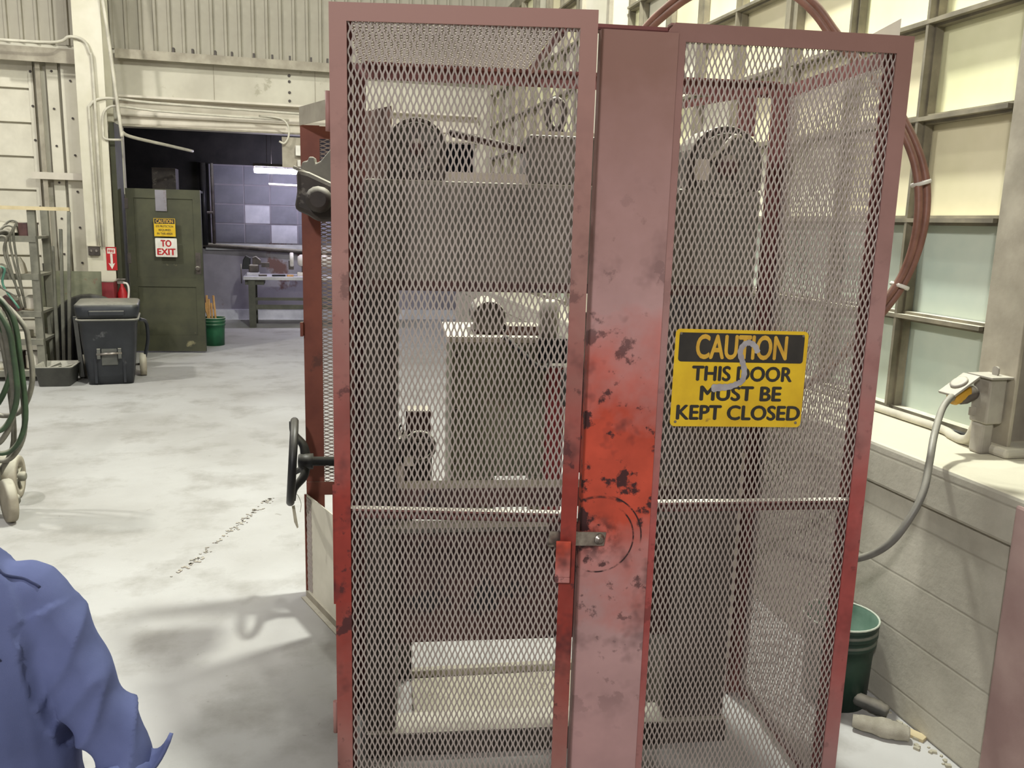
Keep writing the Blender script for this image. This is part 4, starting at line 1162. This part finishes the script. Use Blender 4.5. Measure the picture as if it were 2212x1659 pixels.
# hoses on the rack
for i in range(6):
    z_ = 1.60 - 0.05 * i if i < 4 else 1.16
    cx_ = -2.62 - 0.03 * i
    dx_ = 0.30 + 0.03 * (i % 3)
    P = [(cx_ + 0.02 * i - 0.02, 9.27 - 0.012 * i, 0.75 + 0.12 * (i % 2)), (cx_ - dx_ * 0.2, 9.22, z_ - 0.18), (cx_ - 0.02, 9.20 - 0.012 * i, z_ - 0.02), (cx_ - dx_ * 0.35, 9.20 - 0.012 * i, z_ - 0.03), (cx_ - dx_ * 0.8, 9.20 - 0.012 * i, z_ - 0.25), (cx_ - dx_, 9.22 - 0.012 * i, z_ - 0.6)]
    tag(MB().tube(bez(P, 6), 0.011, 8).build('air_hose', M['hose_grey'] if i != 4 else M['hose_mint']), ('%s dusty grey hose looped over the front of the storage rack' % ('topmost', 'second highest', 'third highest', 'fourth highest', '', 'lowest')[i] if i != 4 else 'mint green hose looped over the front of the storage rack'), 'hose', 'hoses looped on the rack')
# pale green panel behind the rack and a dark disc leaning by the bin
tag(MB().bx(-0.32, 0.30, -0.012, 0.012, 0, 1.05).build('green_board', M['green_iron'], None, (-2.46, 10.3, 0.0), rot=(R(-3), 0, 0)), 'tall olive board leaning behind the rack and bin', 'board')
for i in range(4):
    tag(MB().bar((-2.52 + 0.05 * i, 9.62, 0.0), (-2.62 + 0.09 * i, 9.95, 1.15 + 0.18 * i), 0.03, 0.03).build('steel_bar', M['rack']), '%s dusty steel bar leaning between rack and column' % ('shortest', 'second shortest', 'second tallest', 'tallest')[i], 'bar', 'bars leaning beside the rack')
tag(MB().lathe([(0.0, -0.02), (0.40, -0.02), (0.42, 0.0), (0.40, 0.02), (0.0, 0.02)], 32, Matrix.Rotation(R(80), 4, 'X'), cap=False).build('dark_disc', M['black'], None, (-2.22, 9.95, 0.415)), 'large dark round lid leaning behind the wheeled bin', 'lid')

# ---------------------------------------------------------------- hose cart at far left
hc = thing('hose_cart', 'dusty wheeled cart with coiled green hose at the left edge', 'cart', (-1.84, 5.15, 0.0))
for (wx, wy, r_, ln, rzw) in ((0.255, -0.14, 0.122, 0.05, 28), (0.115, 0.30, 0.13, 0.15, 3)):
    q = Matrix.Translation((wx, wy, r_)) @ Matrix.Rotation(R(rzw), 4, 'Z') @ Matrix.Rotation(R(90), 4, 'Y')
    w_o = MB().lathe([(r_ * .62, -ln / 2), (r_ * .95, -ln / 2), (r_, -ln / 2 + 0.012), (r_, ln / 2 - 0.012), (r_ * .95, ln / 2), (r_ * .66, ln / 2), (r_ * .62, ln / 4), (r_ * .3, ln / 4)], 28, q).build('wheel', M['girt'], hc)
    MB().lathe([(0.03, 0), (0.03, ln / 2 + 0.02), (0.018, ln / 2 + 0.03)], 10, q).build('hub', M['rack'], w_o)
    for a in range(4):
        an = R(90 * a + 20)
        v0, v1 = q @ Vector((0.02 * math.cos(an), 0.02 * math.sin(an), ln / 3)), q @ Vector((r_ * .68 * math.cos(an), r_ * .68 * math.sin(an), ln / 3))
        MB().bar(v0, v1, 0.03, 0.02).build('spoke', M['rack'], w_o)
MB().bx(-0.5, 0.10, -0.16, 0.3, 0.12, 0.16).build('deck', M['iron'], hc)
MB().tube([(0.08, 0.0, 0.16), (0.06, 0.02, 0.6), (0.02, 0.05, 1.30)], 0.02, 8).build('handle_post', M['iron'], hc)
MB().tube([(0.12, 0.1, 0.16), (0.13, 0.05, 0.46)], 0.03, 8).build('caster_post', M['rack'], hc)
hn = [(0.30, 1.18, 0.50, M['hose_green']), (0.27, 1.20, 0.42, M['hose_grey']), (0.315, 1.22, 0.36, M['hose_green']), (0.25, 1.15, 0.62, M['hose_green']), (0.29, 1.19, 0.30, M['hose_grey']), (0.22, 1.12, 0.22, M['hose_grey']), (0.33, 1.16, 0.55, M['hose_grey'])]
rn4 = random.Random(5)
for i, (xo, zt, zb, m_) in enumerate(hn):
    yo = -0.02 + 0.03 * i
    xo *= 1.0
    P = [(0.02, yo - 0.03, zt - 0.25), (0.12, yo, zt), (0.20, yo + 0.01, zt + 0.03), (xo - 0.02, yo, zt - 0.10), (xo, yo, (zt + zb) / 2 + 0.1), (xo + 0.005, yo - 0.01, zb + 0.18), (xo - 0.07, yo - 0.01, zb + 0.01), (0.13, yo - 0.02, zb), (0.05, yo - 0.03, zb + 0.1), (0.0, yo - 0.03, zb + 0.35)]
    MB().tube(bez(P, 6), 0.015, 8).build('hose_loop', m_, hc)

# ---------------------------------------------------------------- back room contents
bn = thing('work_bench', 'steel work bench with pale top against the back room wall', 'bench', (-0.85, 13.75, 0.0))
MB().bx(0.0, 2.2, -0.1, 0.65, 0.74, 0.79).build('top', M['bench_top'], bn, bevel=0.004)
for (lx, ly) in ((0.12, -0.02), (0.12, 0.55), (2.0, -0.02), (2.0, 0.55)):
    MB().bx(lx - 0.05, lx + 0.05, ly - 0.04, ly + 0.04, 0.0, 0.74).build('leg', M['bench'], bn)
MB().bx(0.17, 1.95, -0.03, 0.03, 0.28, 0.35).build('stretcher', M['bench'], bn)
MB().bx(0.17, 1.95, -0.03, 0.03, 0.42, 0.46).build('stretcher', M['bench'], bn)
MB().bx(0.02, 0.30, -0.02, 0.5, 0.66, 0.74).build('end_rail', M['bench'], bn)
vz = thing('bench_vise', 'dark bench vise at the left end of the work bench', 'vise', (-0.72, 13.95, 0.79))
MB().bx(-0.09, 0.10, -0.10, 0.10, 0, 0.05).build('base', M['bench_top'], vz, bevel=0.01)
MB().bx(-0.06, 0.09, -0.09, 0.09, 0.05, 0.17).build('body', M['iron'], vz, bevel=0.02)
MB().prism([(-0.16, 0.10), (-0.04, 0.10), (-0.03, 0.27), (-0.10, 0.31), (-0.14, 0.24)], -0.07, 0.07).build('front_jaw', M['black'], vz, bevel=0.01)
MB().prism([(0.0, 0.17), (0.13, 0.17), (0.12, 0.24), (0.05, 0.30), (0.0, 0.28)], -0.07, 0.07).build('rear_jaw', M['iron'], vz, bevel=0.01)
MB().bx(0.13, 0.25, -0.03, 0.03, 0.13, 0.20).build('slide', M['iron'], vz)
MB().tube([(-0.17, -0.08, -0.12), (-0.17, -0.08, 0.18)], 0.008, 6).build('handle', M['iron'], vz)
gr = thing('bench_grinder', 'white cylindrical grinder on a stand at the back of the work bench', 'grinder', (-0.10, 13.95, 0.79))
MB().lathe([(0.0, -0.02), (0.06, -0.02), (0.095, 0.02), (0.095, 0.5), (0.06, 0.56), (0.0, 0.56)], 22, Matrix.Translation((0.08, 0, 0.24)) @ Matrix.Rotation(R(90), 4, 'Y'), cap=False).build('motor', M['white'], gr)
MB().bx(0.05, 0.35, -0.08, 0.08, 0, 0.06).build('base', M['white'], gr, bevel=0.01)
MB().bx(0.12, 0.28, -0.05, 0.05, 0.06, 0.16).build('pedestal', M['iron'], gr)
MB().lathe([(0.10, -0.03), (0.115, -0.02), (0.115, 0.02), (0.10, 0.03)], 22, Matrix.Translation((-0.03, 0, 0.25)) @ Matrix.Rotation(R(90), 4, 'Y')).build('wheel_guard', M['white'], gr)
MB().bx(-0.08, 0.0, -0.05, 0.05, 0.10, 0.24).build('spark_shield', M['iron'], gr)
for i, (tx, tw, m_, nm, lb_) in enumerate(((-0.62, 0.12, 'iron', 'hand_tool', 'dark hand tool lying flat near the vise'), (-0.42, 0.2, 'black', 'hand_file', 'black file lying on the bench between vise and grinder'), (-0.2, 0.1, 'wood', 'wood_block', 'small tan wood block on the front of the bench'))):
    tag(MB().bx(0, tw, 0, 0.05, 0, 0.03).build(nm, M[m_], None, (tx, 13.72, 0.79), 0.2, bevel=0.005), lb_, 'tool')
tag(MB().tube([(-2.2, 14.86, 1.28), (-1.5, 14.86, 1.22), (0.3, 14.86, 1.12), (2.5, 14.86, 1.0)], 0.035, 8).build('wall_pipe', M['iron']), 'dark sloping pipe along the back room wall behind the bench', 'pipe')
t = thing('standpipe', 'pair of dark vertical pipes at the left of the back room window', 'pipe', (-1.5, 14.84, 1.22))
MB().tube([(0, 0, 0), (0, 0, 1.3)], 0.05, 10).build('pipe', M['black'], t)
MB().tube([(0.14, 0.02, 0), (0.14, 0.02, 1.3)], 0.025, 8).build('pipe', M['iron'], t)
MB().tube([(-0.4, 0, 0.5), (0.14, 0, 0.52)], 0.02, 8).build('cross_pipe', M['iron'], t)
lf = thing('tube_light', 'long glowing fluorescent tube light over the work bench', 'light', (-0.66, 13.7, 2.38))
MB().tube([(0.02, 0, 0), (1.45, 0, 0)], 0.04, 12).build('tube', M['tube_lit'], lf)
MB().bx(0.0, 1.5, -0.06, 0.06, 0.06, 0.10).build('batten', M['iron'], lf)
for sx in (0.005, 1.47):
    MB().bx(sx, sx + 0.02, -0.03, 0.03, -0.03, 0.08).build('end_cap', M['white'], lf)
for sx in (0.2, 1.3):
    MB().tube([(sx, 0, 0.12), (sx, 0, 1.02)], 0.004, 5).build('hanger', M['iron'], lf)
t = thing('hanging_bar', 'thin pale bar hanging below the tube light', 'bar', (-0.45, 13.9, 2.19))
MB().tube([(0, 0, 0), (0.9, 0, -0.02)], 0.018, 8).build('bar', M['white'], t)
for sx in (0.05, 0.8):
    MB().tube([(sx, 0, 0), (sx, 0.0, 1.21)], 0.003, 5).build('cord', M['iron'], t)
tag(MB().bx(-0.15, 0.15, -0.15, 0.15, 0, 0.28).build('carton', M['dark_iron'], None, (-1.75, 12.6, 2.02), bevel=0.004), 'dark carton on a high ledge above the olive door', 'carton')
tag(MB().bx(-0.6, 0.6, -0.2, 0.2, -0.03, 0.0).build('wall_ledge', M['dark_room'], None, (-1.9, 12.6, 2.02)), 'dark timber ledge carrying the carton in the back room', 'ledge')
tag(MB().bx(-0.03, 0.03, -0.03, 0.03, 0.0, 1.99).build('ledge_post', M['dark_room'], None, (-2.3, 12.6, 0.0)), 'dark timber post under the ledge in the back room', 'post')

# ---------------------------------------------------------------- worker at lower left, facing the camera, stooped
PX = thing('person', 'person in a blue long-sleeved work shirt stooping at the lower left, arm lowered', 'person', (-0.575, 1.42, 0.0), -YAW)


def ell(cx, cy, z, rx, ry, n=20, ax=0.0):
    return [(cx + rx * math.cos(2 * math.pi * k_ / n), cy + ry * math.sin(2 * math.pi * k_ / n), z + ax * math.cos(2 * math.pi * k_ / n)) for k_ in range(n)]


def limb(b, pts, rad, n=14):
    b.tube(bez(pts, 5), [rad_interp(rad, i / (5.0 * (len(pts) - 1))) for i in range(5 * (len(pts) - 1) + 1)], n)


def rad_interp(rad, t):
    q = t * (len(rad) - 1)
    i = min(int(q), len(rad) - 2)
    return rad[i] + (rad[i + 1] - rad[i]) * (q - i)


def remesh(o, vox, sm_it=4, disp=None):
    md = o.modifiers.new('skin', 'REMESH')
    md.mode = 'VOXEL'
    md.voxel_size = vox
    md.use_smooth_shade = True
    s2 = o.modifiers.new('soften', 'SMOOTH')
    s2.iterations = sm_it
    s2.factor = 0.5
    if disp:
        for (scale, strength, basis) in disp:
            tx = bpy.data.textures.new('folds', 'CLOUDS')
            tx.noise_scale = scale
            tx.noise_depth = 2
            d_ = o.modifiers.new('folds', 'DISPLACE')
            d_.texture = tx
            d_.texture_coords = 'LOCAL'
            d_.strength = strength
            d_.mid_level = 0.5
    return o


SH = {1: (0.142, 0.028, 1.096), -1: (-0.142, 0.028, 1.085)}
EL = {1: (0.291, -0.010, 0.862), -1: (-0.265, -0.010, 0.850)}
WR = {1: (0.338, -0.105, 0.665), -1: (-0.30, -0.12, 0.655)}
# body: head, neck, forearms, hands as one skin surface
bd_ = MB()
bd_.loft([ell(0, 0.0, 1.06, 0.06, 0.055), ell(0, -0.02, 1.17, 0.058, 0.06), ell(0, -0.05, 1.235, 0.056, 0.06), ell(0, -0.08, 1.27, 0.056, 0.066), ell(0, -0.10, 1.30, 0.064, 0.084), ell(0, -0.11, 1.345, 0.073, 0.094), ell(0, -0.112, 1.395, 0.079, 0.098), ell(0, -0.107, 1.445, 0.077, 0.095), ell(0, -0.10, 1.48, 0.062, 0.078), ell(0, -0.095, 1.50, 0.03, 0.04)])
bd_.loft([ell(0, 0.0, 0.85, 0.12, 0.08), ell(0, 0.0, 1.08, 0.11, 0.06)])
bd_.prism([(-0.016, 1.338), (0.016, 1.338), (0.007, 1.39), (-0.007, 1.39)], -0.222, -0.18)      # nose
for sx in (-1, 1):
    bd_.loft([[(sx * 0.076, -0.10 + 0.018 * math.cos(a), 1.37 + 0.032 * math.sin(a)) for a in [k_ * math.pi / 5 for k_ in range(10)]], [(sx * 0.090, -0.09 + 0.02 * math.cos(a), 1.373 + 0.034 * math.sin(a)) for a in [k_ * math.pi / 5 for k_ in range(10)]]])
    limb(bd_, [SH[sx], EL[sx], WR[sx]], [0.040, 0.038, 0.036, 0.031, 0.024], 12)
    w_ = Vector(WR[sx])
    dr = Vector((0.03 * sx, -0.35, -0.9)).normalized()
    side = Vector((0.25 * sx, 0.9, -0.3)).normalized()
    bd_.tube([w_, w_ + dr * 0.03, w_ + dr * 0.07, w_ + dr * 0.095], [0.027, 0.034, 0.038, 0.032], 10, flat=0.55)
    for fi in range(4):
        b0_ = w_ + dr * 0.085 + side * (0.027 - 0.018 * fi)
        ln_ = (0.068, 0.078, 0.072, 0.055)[fi]
        cur = Vector((-sx * 0.5, -0.25, -0.2))
        bd_.tube([b0_, b0_ + dr * ln_ * 0.4, b0_ + dr * ln_ * 0.75 + cur * 0.02, b0_ + dr * ln_ * 0.95 + cur * 0.045], [0.0095, 0.009, 0.0085, 0.007], 8)
    tb_ = w_ + dr * 0.03 - side * -0.028 * 1.0
    bd_.tube([tb_, tb_ + side * 0.022 + dr * 0.025, tb_ + side * 0.026 + dr * 0.055 + Vector((-sx * .01, 0, 0)), tb_ + side * 0.020 + dr * 0.075 + Vector((-sx * .015, 0, 0))], [0.013, 0.012, 0.0105, 0.008], 8)
body = bd_.build('body', M['skin'], PX)
remesh(body, 0.006, 5)
for sx in (-1, 1):
    e_ = MB().lathe([(0.0, -0.011), (0.008, -0.008), (0.011, 0), (0.008, 0.008), (0.0, 0.011)], 12, Matrix.Translation((sx * 0.032, -0.190, 1.390)), cap=False).build('eye', M['eye'], PX)
    MB().lathe([(0.0, 0.0), (0.0055, 0.0), (0.0045, 0.002), (0.0, 0.0025)], 12, Matrix.Translation((sx * 0.032, -0.2002, 1.388)) @ Matrix.Rotation(R(90), 4, 'X'), cap=False).build('iris', M['iris'], e_)
MB().tube(bez([(-0.024, -0.188, 1.316), (0, -0.195, 1.313), (0.024, -0.188, 1.316)], 5), [0.002, 0.004, 0.0045, 0.0045, 0.0045, 0.005, 0.0045, 0.0045, 0.0045, 0.004, 0.002], 8).build('lips', M['leather'], PX)
hr = MB().loft([ell(0, -0.07, 1.325, 0.078, 0.075), ell(0, -0.08, 1.385, 0.086, 0.085), ell(0, -0.098, 1.44, 0.087, 0.10), ell(0, -0.10, 1.485, 0.074, 0.09), ell(0, -0.10, 1.513, 0.038, 0.046)]).build('hair', M['hair'], PX)
remesh(hr, 0.007, 3)

# shirt: one garment surface with sleeves
st = MB()
st.loft([ell(0.0, 0.01, 0.70, 0.212, 0.145, 28), ell(0.0, 0.008, 0.80, 0.210, 0.142, 28), ell(0.0, 0.0, 0.90, 0.204, 0.138, 28), ell(0.0, -0.004, 0.98, 0.198, 0.132, 28), ell(0.0, -0.004, 1.05, 0.188, 0.12, 28), ell(0.0, 0.0, 1.10, 0.168, 0.10, 28), ell(0.0, 0.0, 1.142, 0.138, 0.085, 28), ell(0.0, -0.01, 1.175, 0.10, 0.075, 28), ell(0.0, -0.02, 1.20, 0.07, 0.07, 28)])
for sx in (-1, 1):
    sh_, el_, wr_ = Vector(SH[sx]), Vector(EL[sx]), Vector(WR[sx])
    md_ = el_ + (wr_ - el_) * 0.30
    limb(st, [(sx * 0.09, 0.01, 1.10), sh_, sh_ + (el_ - sh_) * 0.35 + Vector((sx * 0.008, 0, 0)), sh_ + (el_ - sh_) * 0.7, el_, md_], [0.045, 0.058, 0.054, 0.047, 0.043, 0.042], 18)
shirt = st.build('shirt', M['shirt'], PX)
remesh(shirt, 0.006, 6)


def fold(o, fn):
    """bake the garment surface and press cloth folds into it"""
    dg = bpy.context.evaluated_depsgraph_get()
    me = bpy.data.meshes.new_from_object(o.evaluated_get(dg))
    o.modifiers.clear()
    o.data = me
    nrm = [v.normal.copy() for v in me.vertices]
    for v, n_v in zip(me.vertices, nrm):
        v.co += n_v * fn(v.co.copy())
    me.update()
    from mathutils.bvhtree import BVHTree
    return BVHTree.FromPolygons([v.co.copy() for v in me.vertices], [tuple(p.vertices) for p in me.polygons])


def ridge(x_, y_, z_):
    return (1.0 - abs(mnoise.noise(Vector((x_, y_, z_))))) ** 4


def shirt_folds(p):
    best = 1.0
    for sx in (-1, 1):
        s0, e0 = Vector(SH[sx]), Vector(EL[sx])
        ax = e0 - s0
        t_ = (p - s0).dot(ax) / ax.length_squared
        d_ = (p - s0 - ax * min(max(t_, 0.0), 1.4)).length
        if t_ > 0.12 and d_ < 0.075:
            lat = Vector((p.x * sx, p.y, p.z)).dot(Vector((0.5, 0.8, 0.3)))
            amp = 0.006 + 0.010 * min(max((t_ - 0.2) / 0.6, 0), 1)
            return amp * (ridge(t_ * 3.4 + lat * 9.0, lat * 5.0, sx * 3.0) - 0.42) + 0.004 * mnoise.noise(p * 22)
    return 0.013 * (ridge(p.x * 9.0 + p.z * 2.5, p.y * 6.0, p.z * 2.2 + 4.0) - 0.42) + 0.004 * mnoise.noise(p * 18)


shirt_tree = fold(shirt, shirt_folds)
# collar, placket, pocket flap, yoke seam and turned-back cuffs
MB().tube(bez([(0.075 * math.cos(R(a)), -0.045 + 0.078 * math.sin(R(a)), 1.205 - 0.02 * (1 if 225 < a < 315 else 0)) for a in range(-80, 261, 20)], 3), 0.013, 8, flat=1.0).build('collar', M['shirt'], PX)
for nm_, P in (('yoke_seam', [(0.06, -0.04, 1.20), (0.12, -0.02, 1.185), (0.165, -0.02, 1.17), (0.20, -0.02, 1.145)]), ('pocket_edge', [(0.13, -0.16, 1.022), (0.165, -0.15, 1.036), (0.195, -0.13, 1.052)])):
    Q = [shirt_tree.find_nearest(q_)[0] for q_ in bez(P, 10)]
    for _ in range(3):
        Q = [Q[0]] + [(Q[i - 1] + Q[i] * 2 + Q[i + 1]) / 4 for i in range(1, len(Q) - 1)] + [Q[-1]]
    MB().tube(Q, 0.0024, 6).build(nm_, M['shirt_seam'], PX)
for sx in (-1, 1):
    el_, wr_ = Vector(EL[sx]), Vector(WR[sx])
    c0 = el_ + (wr_ - el_) * 0.12
    c1 = el_ + (wr_ - el_) * 0.30
    cf = MB().tube([c0, c0 + (c1 - c0) * 0.3, c0 + (c1 - c0) * 0.8, c1], [0.042, 0.050, 0.051, 0.045], 18).build('cuff', M['shirt'], PX)
el_ = Vector(EL[1])
fl_ = MB()
vs = []
for i in range(9):
    t_ = i / 8.0
    for j in range(4):
        w2 = (j - 1.5) * 0.020 * (1 - t_ * 0.75)
        vs.append((el_.x + 0.034 + 0.050 * t_, el_.y - 0.012 + w2 * 0.8, el_.z - 0.016 + 0.014 * t_ * t_ * 3 + w2 * 0.5 - 0.01 * math.sin(t_ * 3)))
fs = [(i * 4 + j, i * 4 + j + 1, i * 4 + j + 5, i * 4 + j + 4) for i in range(8) for j in range(3)]
fo = fl_.add(vs, fs, smooth=True).build('cuff_tab', M['shirt'], PX)
sd_ = fo.modifiers.new('thick', 'SOLIDIFY')
sd_.thickness = 0.006
# trousers and boots
tr = MB()
tr.loft([ell(0, 0.02, 0.66, 0.17, 0.125), ell(0, 0.015, 0.74, 0.175, 0.125), ell(0, 0.0, 0.84, 0.165, 0.115)])
for sx in (-1, 1):
    limb(tr, [(sx * 0.09, 0.02, 0.72), (sx * 0.10, -0.02, 0.42), (sx * 0.11, 0.05, 0.07)], [0.105, 0.085, 0.075, 0.068, 0.062], 14)
tro = tr.build('trousers', M['trousers'], PX)
remesh(tro, 0.01, 5, [(0.1, 0.012, None)])
for sx in (-1, 1):
    bt = MB().loft([[(sx * 0.11 + x_, -0.03 + y_, z_) for x_, y_ in rrect(-hx, hx, -ly, 0.085, 0.03, 4)] for (hx, ly, z_) in ((0.048, 0.20, 0.0), (0.052, 0.205, 0.03), (0.05, 0.195, 0.055), (0.046, 0.10, 0.085), (0.044, 0.03, 0.13))])
    bt.build('boot', M['leather'], PX, bevel=0.004)
